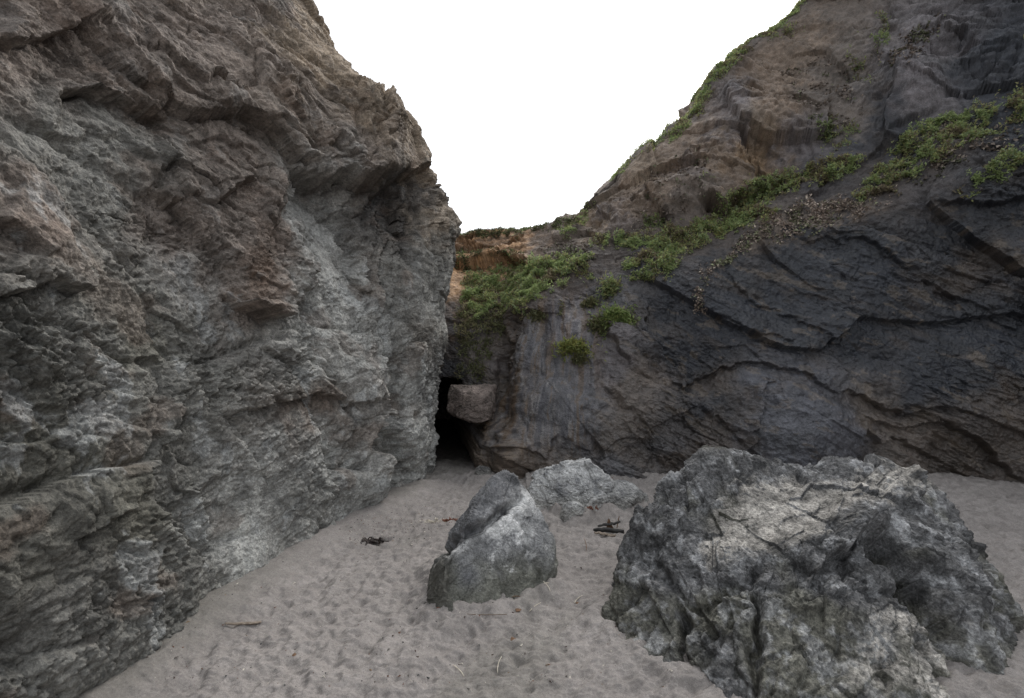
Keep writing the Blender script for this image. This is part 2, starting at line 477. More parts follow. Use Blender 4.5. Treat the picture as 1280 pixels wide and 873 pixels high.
    pts = [(50, 40, BROWN), (150, 60, BROWN), (250, 60, BROWN), (330, 80, BROWN), (400, 120, BROWN), (450, 190, BROWN), (300, 180, BROWN),
           (340, 260, BROWN), (330, 340, RUST), (250, 280, BROWN), (30, 250, BROWN), (490, 160, BROWN), (330, 20, BROWN), (270, 340, BROWN),
           (60, 180, GREY), (120, 190, GREY), (150, 250, GREY, .7), (400, 70, TAN, 1.2), (425, 85, TAN, 1.2), (520, 170, TAN, 1.4), (395, 30, TAN), (530, 195, TAN, 1.4), (500, 150, TAN), (470, 130, TAN, .6), (360, 60, TAN, .4),
           (405, 250, PALE), (425, 300, PALE), (445, 350, PALE), (470, 520, PALE, .6), (350, 620, PALE, 1.2), (300, 690, PALE), (450, 440, PALE, 1.4), (520, 460, PALE, 1.4), (400, 560, PALE, 1.2), (250, 345, PALE, .5), (430, 620, PALE, .8), (380, 440, PALE, .6), (525, 560, PALE, 1.2), (500, 420, PALE, .8), (535, 380, PALE, .6), (415, 390, PALE, .7), (215, 390, GREY),
           (100, 420, GREY), (60, 560, (.095, .092, .078)), (200, 520, GREY), (150, 640, OLIVE), (250, 450, GREY), (380, 480, GREY), (80, 750, (.105, .102, .093)), (250, 740, GREY), (400, 620, GREY), (30, 680, (.088, .085, .074)), (110, 820, GREY), (10, 450, (.10, .099, .090)), (180, 420, OLIVE),  # the unnamed darker greys imitate lens falloff on the near wall
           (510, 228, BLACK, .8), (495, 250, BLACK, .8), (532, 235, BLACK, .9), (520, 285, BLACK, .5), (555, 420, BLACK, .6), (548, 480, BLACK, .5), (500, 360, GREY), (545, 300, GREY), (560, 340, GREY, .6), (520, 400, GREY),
           (380, 500, RUST, .5), (478, 520, RUST, .4), (400, 505, RUST, .4), (528, 415, TAN, .3), (472, 345, RUST, .4), (555, 270, TAN, .5)]
    tint = zones(CUu, CUv, pts, 26)
    # greenish fresh faces, rusty blotches, whitish crusts with their own shapes
    m = fbm(Vw * 1.3, 4, seed=41); tint *= (1 + 0.30 * m)[:, None]
    ru = sstep(.28, .6, fbm(Vw * 1.9, 4, seed=44)); tint = tint * (1 - .35 * ru[:, None]) + .35 * ru[:, None] * np.array(RUST)
    cr = sstep(.36, .62, fbm(aniso(Vw, (0, .3, -1), .5) * 3.2, 5, .62, seed=47)) * (1 - .75 * up)
    tint = tint * (1 - .5 * cr[:, None]) + .5 * cr[:, None] * np.array((.36, .37, .365))
    wet = 0.25 * sstep(0.55, 0.05, tz)
    o = mesh_object('cliff', V2, Q, M_LEFT, {'tint': tint, 'wet': wet})
    tag(o, 'tall brown over grey crumbling rock wall on the left, leaning over the sand', 'cliff', kind='structure')
    return V2, Q

# ------------------------------------------------------------------ the right cliff with the gully and the cave
DARK = (0.020, 0.023, 0.030); DBROWN = (0.062, 0.050, 0.042); UPPER = (0.180, 0.134, 0.098); PURP = (0.125, 0.113, 0.117)
SLAB = (0.098, 0.097, 0.104); SOIL = (0.46, 0.28, 0.15); SOILD = (0.05, 0.04, 0.035); MUD = (0.115, 0.095, 0.080)

def right_cliff():
    tab = [(505, (592, 8.6), (420, 9.1), (345, 10.6), (294, 12.2)),
           (545, (592, 8.5), (418, 9.0), (345, 10.6), (294, 12.2)),
           (585, (592, 8.3), (415, 8.8), (347, 10.5), (293, 12.1)),
           (628, (595, 7.9), (402, 8.9), (343, 10.3), (291, 11.9)),
           (652, (598, 7.15), (392, 8.3), (322, 9.9), (288, 11.7)),
           (700, (600, 6.95), (374, 8.2), (303, 9.5), (279, 11.2)),
           (730, (600, 6.9), (362, 8.2), (297, 9.3), (256, 10.8)),
           (775, (602, 6.9), (345, 8.2), (290, 9.1), (214, 10.6)),
           (825, (602, 6.9), (342, 8.15), (284, 9.0), (172, 10.6)),
           (862, (602, 6.85), (332, 8.1), (272, 9.0), (143, 10.7)),
           (885, (602, 6.85), (325, 8.1), (264, 9.0), (108, 10.8)),
           (930, (603, 6.8), (312, 8.0), (246, 9.0), (68, 10.9)),
           (970, (603, 6.8), (300, 8.0), (226, 9.0), (38, 11.0)),
           (1010, (604, 6.8), (288, 7.95), (212, 8.9), (0, 11.0)),
           (1100, (605, 6.75), (262, 7.7), (198, 8.6), (-85, 11.0)),
           (1200, (607, 6.7), (236, 7.4), (140, 8.2), (-160, 10.8)),
           (1300, (610, 6.5), (205, 7.0), (105, 7.8), (-230, 10.2))]
    rows = []
    for r in tab:
        pts = [P(r[0], *q) for q in r[1:]]
        b = pts[0].copy(); b[2] = -0.5
        back = pts[3] + np.array([0, 2.5, 0.25]); far = pts[3] + np.array([0, 9.0, 0.0])
        rows.append([b, *pts[1:], back, far])
    for (x, y, z1, z2, z3) in ((9.2, 5.2, 4.6, 5.8, 10), (10.6, 3.2, 4.7, 6, 10.5), (11.4, 0.5, 4.8, 6, 10.5), (12, -3, 4.8, 6, 10), (12.6, -8, 4.8, 6, 9)):  # unseen columns beyond the frame, added to block sky light on the right
        rows.append([np.array([x, y, -.5]), np.array([x + .7, y + .5, z1]), np.array([x + 1.5, y + 1, z2]), np.array([x + 3.2, y + 2, z3]), np.array([x + 6, y + 2.5, z3]), np.array([x + 12, y + 4, z3])])
    rows = np.array(rows)                                    # (cols, 6, 3)
    nc = len(tab)
    pxs = np.array([t[0] for t in tab], float)
    n_in = int(880 * RES)
    uu = np.concatenate([np.interp(np.linspace(505, 1300, n_in), pxs, np.arange(nc)), np.linspace(nc - 1, len(rows) - 1, 90)[1:]])
    # rows: even in the picture between the controls
    def seg(a, b, n, last=False): return np.linspace(a, b, n + (1 if last else 0), endpoint=last)
    vv = np.concatenate([seg(0, 1, int(430 * RES)), seg(1, 2, int(110 * RES)), seg(2, 3, int(230 * RES)), seg(3, 4, 24), seg(4, 5, 8, True)])
    k = np.minimum(uu.astype(int), len(rows) - 2); f = (uu - k)
    f = f[:, None, None]
    C = rows[k] * (1 - f) + rows[k + 1] * f                   # (nu, 6, 3)
    # soften the columns' kinks a little
    ker = np.hanning(15); ker /= ker.sum()
    pad = np.concatenate([np.repeat(C[:1], 7, 0), C, np.repeat(C[-1:], 7, 0)])
    C = sum(ker[i] * pad[i:i + len(C)] for i in range(15))
    k = np.minimum(vv.astype(int), 4); g = (vv - k)[None, :, None]
    G = C[:, k] * (1 - g) + C[:, k + 1] * g
    # smooth the crease rows
    kv = np.hanning(31); kv /= kv.sum()
    pad = np.concatenate([np.repeat(G[:, :1], 15, 1), G, np.repeat(G[:, -1:], 15, 1)], 1)
    Gs = sum(kv[i] * pad[:, i:i + G.shape[1]] for i in range(31))
    crest = np.exp(-((vv - 3) / 0.03) ** 2)[None, :, None]
    G = Gs * (1 - crest) + G * crest
    nu, nv = G.shape[:2]
    V = G.reshape(-1, 3); Q = grid_quads(nu, nv); N = quad_normals(V, Q)
    vrow = np.repeat(vv[None], nu, 0).ravel(); ucol = np.repeat(uu[:, None], nv, 1).ravel()
    u, v = pix(V); inside = (ucol < nc - 0.5).astype(float)
    wv = fbm(V * 1.6, 3, seed=55); wv2 = fbm(V * 1.6, 3, seed=59); wf = fbm(V * 7, 3, seed=65); wf2 = fbm(V * 7, 3, seed=69)
    U = u + 10 * wv + 4 * wf; W = v + 10 * wv2 + 4 * wf2
    low = sstep(1.05, 0.9, vrow); upm = sstep(1.9, 2.1, vrow) * sstep(3.1, 2.95, vrow); shelf = np.clip(1 - low - sstep(1.9, 2.1, vrow), 0, 1)
    gap = sstep(690, 640, u)                                   # the gully between the two cliffs
    slab = softpoly(u, v, [(640, 395), (700, 372), (760, 380), (745, 470), (735, 560), (640, 575), (618, 540), (640, 440)], 14)
    h = np.zeros(len(V))
    # big shapes of the lower wall
    h += ledge(U, W, [(650, 392), (638, 440), (630, 480), (612, 535)], -.05, -.05, 16, 20)
    h += .24 * blob(U, W, 692, 470, 52, 95, -0.1, 4)
    h += groove(U, W, [(650, 385), (636, 420), (628, 470), (619, 500)], .22, 6)
    h += ledge(U, W, [(612, 538), (650, 560), (685, 572), (700, 545)], .06, .02, 60, 25)
    h += .55 * blob(U, W, 632, 576, 36, 36, 0, 3) + .50 * blob(u, v, 624, 535, 17, 40, 0, 3)              # buttress beside the cave
    h += ledge(U, W, [(800, 360), (815, 420), (850, 470), (890, 520), (900, 590)], -.10, -.08, 50, 40)
    h += ledge(U, W, [(745, 405), (775, 430), (790, 455)], .06, .10, 30, 20)
    h += ledge(U, W, [(820, 470), (850, 480), (900, 458), (940, 452), (1000, 466), (1060, 494)], .05, .07, 50, 20)
    h += ledge(U, W, [(1040, 480), (1100, 500), (1180, 530), (1250, 570), (1300, 610)], 0.088, 0.077, 60, 30)
    h += ledge(U, W, [(1080, 520), (1150, 560), (1220, 600)], 0.066, 0.066, 40, 25)
    h += .28 * blob(U, W, 1000, 540, 75, 60, 0.5, 4)           # pale block at the foot
    h += ledge(U, W, [(965, 470), (938, 520), (930, 590)], -0.044, -0.055, 20, 20)
    Uf, Wf = U, W; U, W = u + 4 * wv + 4 * wf, v + 4 * wv2 + 4 * wf2
    h += ledge(U, W, [(1000, 300), (1040, 292), (1080, 296), (1130, 330)], 0.046, 0.040, 45, 25)
    h += ledge(U, W, [(1160, 255), (1230, 262), (1310, 250)], 0.066, 0.099, 40, 45)
    h += ledge(U, W, [(1080, 300), (1160, 350), (1240, 390), (1310, 420)], 0.033, 0.026, 60, 30)
    h += ledge(U, W, [(900, 330), (940, 372), (1000, 400), (1070, 440)], 0.026, 0.026, 60, 30)
    h += ledge(U, W, [(880, 385), (930, 410), (1000, 430)], 0.026, 0.026, 40, 25)
    h += groove(U, W, [(775, 350), (800, 440), (840, 500), (860, 560)], .05, 4)
    h += groove(U, W, [(745, 480), (790, 520), (830, 590)], .09, 5)
    h += ledge(U, W, [(700, 545), (735, 560), (760, 600)], 0.020, 0.020, 40, 25)
    U, W = Uf, Wf
    # upper wall: the hanging nose, hollows
    h += .25 * blob(U, W, 930, 130, 38, 60, -0.3, 2) + .3 * blob(U, W, 860, 235, 60, 26, -0.5, 3)
    h -= .45 * blob(U, W, 955, 190, 26, 26, 0.3, 2)
    h += ledge(U, W, [(905, 120), (912, 150), (930, 178), (975, 200)], .10, .12, 40, 30)
    h += ledge(U, W, [(870, 262), (905, 252), (940, 238), (975, 210)], .14, .3, 40, 30)
    h += ledge(U, W, [(1090, 45), (1110, 110), (1100, 160), (1090, 200)], .3, -.1, 50, 40)
    h += ledge(U, W, [(1180, 135), (1110, 165), (1080, 210), (1000, 240)][::-1], .0, .12, 40, 30)
    h += .25 * blob(U, W, 1150, 110, 50, 40, 0, 3)
    h -= .3 * blob(U, W, 735, 268, 16, 14, 0, 2)
    # gap: soil steps
    h += gap * ledge(U, W, [(560, 330), (600, 326), (640, 320), (668, 322)], .25, .30, 10, 14)
    h += gap * ledge(U, W, [(560, 301), (610, 302), (660, 300)], .12, .22, 8, 8)
    # cave: a deep slot running back into the rock
    h *= inside
    h += .22 * fbm(V * 0.55, 3, seed=62) * (1 - .5 * gap)
    V1 = V + N * h[:, None]
    Vw = (V1 + 0.035 * vnoise(V1, 1.2, 33) + 0.03 * vnoise(V1, 8, 43)).astype(f32)
    e = np.array((0.86, 0.0, -0.50))
    A = aniso(Vw, e, 0.36)
    S = aniso(V1 + .10 * vnoise(V1, 1.5, 35) + .02 * vnoise(V1, 6, 37), (0.12, 0.35, 1), 0.16).astype(f32)
    soft = (slab * low).clip(0, 1)
    st = strata(Vw, (0.50, 0.1, 0.86), 1.9, .35, 13); st2 = strata(Vw, (0.5, 0.0, 0.86), 5.2, .7, 17); st3 = strata(Vw, (0.47, 0.0, 0.88), 13, 1.3, 19)
    mod = np.clip(.65 + 1.5 * fbm(aniso(V, e, .6) * .8, 3, seed=60), .05, 1.6)
    rl = sstep(760, 900, u + 40 * wv)
    g = low * rl * (0.03 * st + mod * (0.034 * st2 + .018 * st3)) + upm * (0.03 * st + 0.008 * st2)
    coarse = 0.20 * facets(A, .9, .7, .7, .06, 21) + mod * (0.15 * facets(A, 2.2, .8, .6, .05, 22) + 0.20 * facets(A, 5.5, .9, .5, .22, 24))
    fine = np.clip(mod, .45, 1.4) * (0.32 * (1 - .5 * upm) * facets(A, 12, .8, .6, .25, 26) + 0.34 * (1 - .85 * upm) * facets(A, 27, .9, .6, 0, 27))
    slabrel = 0.13 * facets(S, 1.6, .5, .5, 0, 28) + .07 * facets(S, 4.5, .5, .5, 0, 29) + .07 * facets(S, 12, .8, .5, 0, 30) + .05 * fbm(S * 2.2, 4, seed=36)
    isgap = gap * sstep(.95, 1.2, vrow)
    g += (coarse + fine) * (1 - .9 * soft) * (1 - .4 * shelf) * (1 - .45 * isgap) * (1 + .7 * upm) + slabrel * soft
    g += upm * (.05 * np.abs(perlin(Vw * 4, 72)) + .03 * np.abs(perlin(Vw * 9, 73)))
    g += 0.02 * fbm(Vw * 9, 4, .6, seed=71) * (1 - .6 * soft)
    crestband = np.exp(-((vrow - 3) / .12) ** 2)
    g = g * (1 - .55 * crestband * sstep(700, 780, u))
    V2 = V1 + N * g[:, None]
    # the cave is real depth: the slot runs about five metres into the wall
    cu, cv = pix(V2)
    cave = [(546, 484), (556, 474), (572, 475), (580, 490), (606, 500), (607, 522), (600, 545), (594, 566), (590, 592), (588, 640), (530, 640), (536, 560)]
    cm = softpoly(cu + 3 * wf, cv + 3 * wf2, cave, 5) * sstep(1.2, 1.0, vrow)
    cm = sstep(.35, .65, cm)
    V2[:, 1] += 4.5 * cm; V2[:, 0] += -0.9 * cm
    # colours
    Cu = u + 22 * wv + 10 * wf; Cv = v + 22 * wv2 + 10 * wf2
    pts = [(1000, 400, DARK), (1100, 330, DARK), (1200, 400, DARK), (1150, 480, DARK), (900, 390, DARK), (850, 440, DARK), (1250, 270, DARK), (1200, 85, DARK), (1250, 150, DARK), (1050, 310, DARK),
           (880, 520, DARK, .8), (1000, 330, DARK), (830, 390, DARK), (1260, 60, DARK), (1270, 400, DARK), (1200, 300, DARK), (1200, 470, DARK), (1270, 460, DARK), (900, 340, DARK), (810, 320, DARK), (780, 300, SOILD), (1080, 420, DARK), (950, 370, DARK),
           (1230, 330, DBROWN, .5), (1270, 540, DBROWN, .5), (910, 560, DBROWN, .5), (850, 570, DBROWN, .5), (1150, 545, MUD, .8), (1220, 580, DBROWN, .5), (625, 520, DBROWN, .5), (1210, 350, DBROWN, .35), (900, 480, DBROWN, .5), (890, 540, MUD, .5), (1100, 510, MUD, .6), (1180, 570, DBROWN, .5), (1240, 500, DBROWN, .35),
           (635, 570, (.15, .12, .095), 1.5), (612, 575, (.13, .10, .08)), (670, 590, MUD), (625, 545, (.13, .105, .085)), (650, 470, DBROWN, .35), (720, 580, DBROWN, .35), (805, 570, DBROWN, .35), (780, 540, MUD, .7),
           (690, 470, SLAB), (680, 520, SLAB), (720, 540, SLAB), (670, 430, SLAB), (735, 500, SLAB), (760, 590, SLAB, .7), (710, 400, PURP, .8), (760, 450, PURP, .9), (775, 500, MUD), (740, 440, PURP), (790, 480, MUD, .6), (765, 370, SLAB, .8), (820, 560, SLAB, .5),
           (1000, 520, (.085, .087, .1)), (960, 500, (.07, .072, .083)), (1040, 555, (.09, .09, .1)), (960, 560, (.08, .083, .095)), (1010, 570, (.085, .087, .1)),
           (830, 210, UPPER), (900, 200, UPPER), (960, 130, UPPER), (870, 180, UPPER), (1000, 60, UPPER), (780, 240, UPPER), (940, 160, TAN, .4), (800, 250, UPPER), (1050, 60, MUD), (1020, 120, MUD), (1060, 150, MUD, .8), (880, 235, MUD), (950, 90, UPPER), (900, 215, OCHRE, .25),
           (920, 130, PURP), (1000, 180, PURP), (1150, 80, PURP), (1140, 120, PURP), (1170, 60, PURP, .6), (910, 170, PURP, .8), (860, 215, PURP, .5), (955, 195, OCHRE, .5), (930, 190, OCHRE, .3), (1100, 150, DARK, .8), (1060, 190, DARK, .6), (1000, 210, DARK, .6), (960, 215, DARK, .4), (1130, 180, DARK, .6),
           (740, 255, TAN, .6), (735, 270, OCHRE, .5), (760, 265, PURP, .7), (800, 215, TAN, .5), (720, 275, MUD, .6),
           (590, 307, SOIL), (620, 306, SOIL), (650, 305, SOIL, .8), (590, 335, SOIL), (620, 337, SOIL), (640, 332, SOIL, .8), (575, 340, SOIL), (680, 300, MUD, .8), (700, 290, MUD, .7), (670, 315, MUD, .5),
           (580, 296, SOILD, .6), (610, 296, SOILD, .6), (640, 294, SOILD, .5), (600, 316, SOILD, .5), (630, 316, SOILD, .5),
           (620, 370, SOILD), (660, 355, SOILD), (700, 335, SOILD), (730, 320, SOILD), (600, 400, SOILD), (590, 440, MUD), (615, 430, MUD), (600, 470, MUD, .7), (620, 450, PURP, .6), (630, 400, SOILD), (575, 420, DARK), (570, 470, DARK),
           (850, 300, SOILD, .6), (920, 280, SOILD, .6), (1000, 240, SOILD, .6), (1100, 225, SOILD, .6), (1180, 190, SOILD, .6)]
    tint = zones(Cu, Cv, pts, 20)
    tint = tint * inside[:, None] + (1 - inside)[:, None] * np.array(DARK)
    tint *= (1 + .35 * fbm(A * 1.6, 4, seed=81))[:, None]
    br = sstep(.22, .6, fbm(A * 2.1, 4, .6, seed=83)) * low
    tint = tint * (1 - .22 * br[:, None]) + .22 * br[:, None] * np.array((.105, .078, .055))
    # rusty and pale run-off streaks on the slab and buttress
    sk = fbm(S * np.array((6.5, 6.5, 1.0), f32), 5, .65, seed=85)
    k1 = (.55 * slab * sstep(.08, .4, sk))[:, None]; tint = tint * (1 - k1) + k1 * np.array((.105, .064, .030))
    k2 = (.6 * slab * sstep(.1, .45, -sk))[:, None]; tint = tint * (1 - k2) + k2 * np.array((.052, .052, .062))
    sp = sstep(.38, .55, fbm(S * np.array((11, 11, 1.2), f32), 4, .6, seed=87)) * slab
    tint = tint * (1 -   .35 * sp[:, None]) + .35 * sp[:, None] * np.array((.24, .23, .22))
    # tan flakes along the beds
    tf = sstep(.42, .6, fbm(A * 4.0, 5, .65, seed=89)) * low * (1 - slab)
    tint = tint * (1 - .4 * tf[:, None]) + .4 * tf[:, None] * np.array((.15, .12, .09))
    cb = np.exp(-((vrow - 3.0) / .10) ** 2) * (u > 700) * inside
    tint = tint * (1 - .8 * cb[:, None]) + .8 * cb[:, None] * np.array(SOILD)
    dry = .8 * softpoly(u + 8 * wf, v + 8 * wf2, [(930, 298), (962, 268), (1010, 250), (1060, 246), (1110, 254), (1085, 272), (1040, 282), (1000, 300), (960, 302), (925, 320), (895, 345), (882, 340), (905, 318)], 8) * sstep(-.3, .2, wf)
    tint = tint * (1 - dry[:, None]) + dry[:, None] * np.array((.135, .108, .086))
    # banded soil in the gap
    band = np.sin(V2[:, 2] * 34 + 3 * wv) * sstep(2.1, 2.3, vrow) * gap
    tint *= (1 + .38 * band)[:, None]
    wet = low * (0.55 + .35 * fbm(A, 3, seed=91)) * (1 - .3 * gap)
    o = mesh_object('cliff', V2, Q, M_RIGHT, {'tint': np.clip(tint, .01, 1), 'wet': np.clip(wet, 0, 1)})
    tag(o, 'dark wet rock wall on the right with a green ledge, a gully and a low cave', 'cliff', kind='structure')
    return V2, Q

LV, LQ = left_cliff(); print('left', len(LV), time.time() - T0)
RV, RQ = right_cliff(); print('right', len(RV), time.time() - T0)

# ------------------------------------------------------------------ sand
def sand():
    def axis(lo, hi, n, far, m):
        a = np.linspace(lo, hi, n); g = np.geomspace(0.05, far, m)
        return np.concatenate([lo - g[::-1], a, hi + g])
    X = axis(-3.2, 8.6, int(900 * RES), 600, 26)
    yd = EYE * FPX / (np.linspace(915, 560, int(560 * RES)) - CY)      # finer near the eye
    g = np.geomspace(0.05, 600, 26)
    Y = np.concatenate([yd[0] - g[::-1], yd, [9.6, 10.2, 11, 12, 14], 14 + g])
    GX, GY = np.meshgrid(X, Y, indexing='ij')
    V = np.stack([GX, GY, np.zeros_like(GX)], -1).reshape(-1, 3); Q = grid_quads(len(X), len(Y))
    near = np.exp(-np.maximum(0, np.hypot(V[:, 0] - 1, V[:, 1] - 4) - 8) ** 2 / 8)
    w = V + .06 * vnoise(V, 3, 91)
    z = .05 * fbm(V * .55, 3, seed=93)
    z += .030 * fbm(w * 3.0, 3, .5, seed=95)
    d1, d2, _, hh = par(_cells, (w * np.array((5.2, 5.2, 0), f32)).astype(f32))
    tread = sstep(-.25, .25, fbm(V * .9, 2, seed=96))                  # trodden patches
    dim = np.exp(-(d1 / .42) ** 2) * (RND[hh] > .35)
    z -= .032 * dim * (.35 + .65 * tread)
    d1, d2, _, hh = par(_cells, (w * np.array((9.5, 9.5, 0), f32) + 40).astype(f32))
    z -= .030 * np.exp(-(d1 / .45) ** 2)
    z += .024 * fbm(V * 11, 4, .6, seed=97)
    # sand banked against the foot of the left wall
    fx = np.interp(V[:, 1], [-8, 1, 2, 2.75, 3.69, 5.2, 6.5, 7.15, 8], [-3.6, -2.65, -2.55, -2.48, -2.38, -1.86, -1.42, -1.27, -1.3])
    d = V[:, 0] - fx
    bank = sstep(.62, .05, d) * sstep(1.5, 2.5, V[:, 1]) * sstep(7.4, 6.0, V[:, 1])
    z = z * (1 - .7 * bank) + .10 * bank
    # wind ripples on the far right
    rp = sstep(3.6, 4.6, V[:, 0]) * sstep(3.0, 4.2, V[:, 1])
    z += rp * .006 * np.sin(V[:, 1] * 42 + 5 * fbm(V * .8, 2, seed=98))
    for C, ft in FEET:
        lo, hi = ft.min(0) - .5, ft.max(0) + .5
        m = np.nonzero((V[:, 0] > lo[0]) & (V[:, 0] < hi[0]) & (V[:, 1] > lo[1]) & (V[:, 1] < hi[1]))[0]
        dd = np.sqrt(par(lambda q: ((q[:, None, :] - ft[None].astype(f32)) ** 2).sum(2).min(1), V[m, :2]))
        z[m] += (.045 + .05 * fbm(V[m] * 2.5, 2, seed=89)) * np.exp(-(dd / .10) ** 2) - .02 * np.exp(-((dd - .28) / .12) ** 2)
    z += .07 * sstep(6.2, 7.0, V[:, 1]) * (V[:, 0] > 0.2)
    V[:, 2] = z * near
    damp = np.clip(.75 * sstep(.5, .1, d) * sstep(1.6, 2.2, V[:, 1]) * sstep(4.8, 3.2, V[:, 1]) + .5 * sstep(.2, .6, fbm(V * .8, 3, seed=99)), 0, 1)
    o = mesh_object('sand', V, Q, M_SAND, {'damp': damp, 'cave_shade': sstep(7.7, 8.4, V[:, 1] + .2 * fbm(V * 2, 3, seed=90)) * (V[:, 0] < .5)})  # sand painted dark from the cave mouth inwards, imitating shade
    tag(o, 'pale grey trodden beach sand covering the ground', 'beach sand', kind='structure')
    return X, Y, V[:, 2].reshape(len(X), len(Y))
def sand_z(x, y):
    i = int(np.argmin(np.abs(SX - x))); j = int(np.argmin(np.abs(SY - y))); return float(SZ[i, j])

#SECTION boulders
# ------------------------------------------------------------------ boulders
def sphere_grid(n):
    t = np.tan(np.linspace(-math.pi / 4, math.pi / 4, n + 1)); a, b = np.meshgrid(t, t, indexing='ij'); one = np.ones_like(a)
    faces = [(one, a, b), (-one, -a, b), (-a, one, b), (a, -one, b), (-b, a, one), (b, a, -one)]
    Vs, Qs = [], []
    for i, f in enumerate(faces):
        Vs.append(np.stack(f, -1).reshape(-1, 3)); Qs.append(grid_quads(n + 1, n + 1) + i * (n + 1) ** 2)
    V = np.concatenate(Vs); Q = np.concatenate(Qs)
    V /= np.linalg.norm(V, axis=1, keepdims=True)
    _, idx, inv = np.unique(np.round(V, 5), axis=0, return_index=True, return_inverse=True)
    return V[idx], inv.ravel()[Q]

FEET = []
def boulder(name, label, C, ctrl, n, sharp, detail, colour, mat, base_cut=-0.25, extra=None):
    C = np.asarray(C, float); D, Q = sphere_grid(int(n * RES))
    ctrl = np.asarray(ctrl, float)
    if base_cut > -1:
        lo = ctrl[(ctrl[:, 2] < .2) & (ctrl[:, 2] > -.2)].copy(); lo[:, 2] = -.35; ctrl = np.concatenate([ctrl, lo])
    ctrl = ctrl - C
    bm = bmesh.new()
    for p in ctrl: bm.verts.new(p)
    bmesh.ops.convex_hull(bm, input=bm.verts)
    pl = {}
    for fc in bm.faces:
        nn = np.array(fc.normal)
        if nn.dot(fc.calc_center_median()) < 0: nn = -nn
        pl[tuple(np.round(nn, 2))] = (nn, float(nn.dot(fc.calc_center_median())))
    bm.free()
    nn = np.array([q[0] for q in pl.values()]); dd = np.array([q[1] for q in pl.values()])
    size = np.linalg.norm(ctrl, axis=1).mean(); kk = sharp / size
    def f(q):
        c = np.maximum(q @ nn.T, 1e-3); r = np.minimum(dd / c, 50 * size)
        m = r.min(1)
        return (m - np.log(np.exp(-kk * (r - m[:, None])).sum(1)) / kk).astype(f32)
    rad = par(f, D)
    V = D * rad[:, None] + C
    N = quad_normals(V, Q)
    if (N * D).sum(1).mean() < 0: Q = Q[:, ::-1]; N = -N
    u, v = pix(V)
    dsp = detail(V, N, u, v); dsp = dsp - np.median(dsp)
    V2 = V + N * dsp[:, None]
    N2 = quad_normals(V2, Q)
    if extra: V2 = extra(V2, N2, u, v)
    tint, wet = colour(V2, N2, u, v)
    ft = V2[np.abs(V2[:, 2]) < .03][:, :2]
    if len(ft) and base_cut > -1: FEET.append((C, ft[rng.permutation(len(ft))[:220]]))
    keep = (V2[Q][:, :, 2].max(1) > base_cut)
    Q = Q[keep]
    used = np.unique(Q); remap = np.zeros(len(V2), np.int64); remap[used] = np.arange(len(used))
    o = mesh_object(name, V2[used], remap[Q], mat, {'tint': np.clip(tint, .01, 1)[used], 'wet': wet[used]})
    if label: tag(o, label, 'boulder')
    return o, V2, N2

def det_generic(scale=1.0, e=(0.5, 0.2, -0.6), seed=0, amt=1.0, fine=1.0, rid=0.0):
    def f(V, N, u, v):
        Vw = V + .10 * vnoise(V, 2.5, seed + 3) + .03 * vnoise(V, 9, seed + 5)
        A = aniso(Vw, e, .5)
        s = 1 / scale
        h = .22 * facets(A, 2.2 * s, .7, .6, .12, seed + 1) + .26 * facets(A, 5 * s, .8, .6, .12, seed + 2) + .30 * facets(A, 12 * s, .9, .6, .1, seed + 3)
        h += fine * (.32 * facets(A, 28 * s, .9, .6, .05, seed + 4) + .3 * facets(A, 60 * s, .9, .6, 0, seed + 5))
        h += rid * (.06 * scale * (ridged(aniso(Vw, e, .45) * 3.2 * s, 4, .55, seed + 6) - .5))
        h += .008 * fbm(Vw * 30, 3, .6, seed=seed + 7)
        return h * amt
    return f

# --- big boulder in the right foreground
bc = (2.05, 3.55, 0.0)
big_ctrl = [ground(729, 788) + (0, .1, 0), P(742, 742, 3.35), P(778, 690, 3.55), P(802, 642, 3.8), P(815, 592, 3.95), P(850, 571, 4.0), P(905, 561, 4.0), P(950, 573, 4.1),
            P(1000, 592, 4.2), P(1050, 568, 4.2), P(1120, 574, 4.25), P(1168, 603, 4.2), P(1192, 648, 4.0), P(1240, 680, 3.7), P(1262, 715, 3.55), P(1266, 800, 3.2),
            P(860, 855, 2.72), P(950, 900, 2.45), P(1060, 920, 2.36), P(1170, 905, 2.42), P(1250, 870, 2.65), P(790, 810, 3.0),
            P(1000, 700, 3.05), P(900, 690, 3.2), P(1100, 700, 3.02), P(960, 640, 3.5), P(1040, 650, 3.45), P(880, 640, 3.6), P(1120, 640, 3.5), P(1190, 700, 3.25),
            P(860, 760, 2.98), P(960, 780, 2.72), P(1060, 790, 2.66), P(1160, 790, 2.74), P(820, 720, 3.25), P(1230, 760, 3.0), P(940, 605, 3.85), P(1060, 610, 3.85), P(980, 620, 3.75),
            (1.3, 4.4, .45), (1.7, 4.8, .5), (2.4, 5.0, .5), (3.1, 4.6, .45), (3.55, 4.2, .3), (1.15, 4.3, 0), (2.2, 5.2, 0), (3.7, 4.3, 0), (2, 3.5, -1),
            ground(1296, 790), ground(1310, 860), ground(1240, 915), ground(1120, 935), ground(990, 925), ground(880, 880), ground(800, 830), P(1180, 830, 2.72), P(1080, 850, 2.5)]
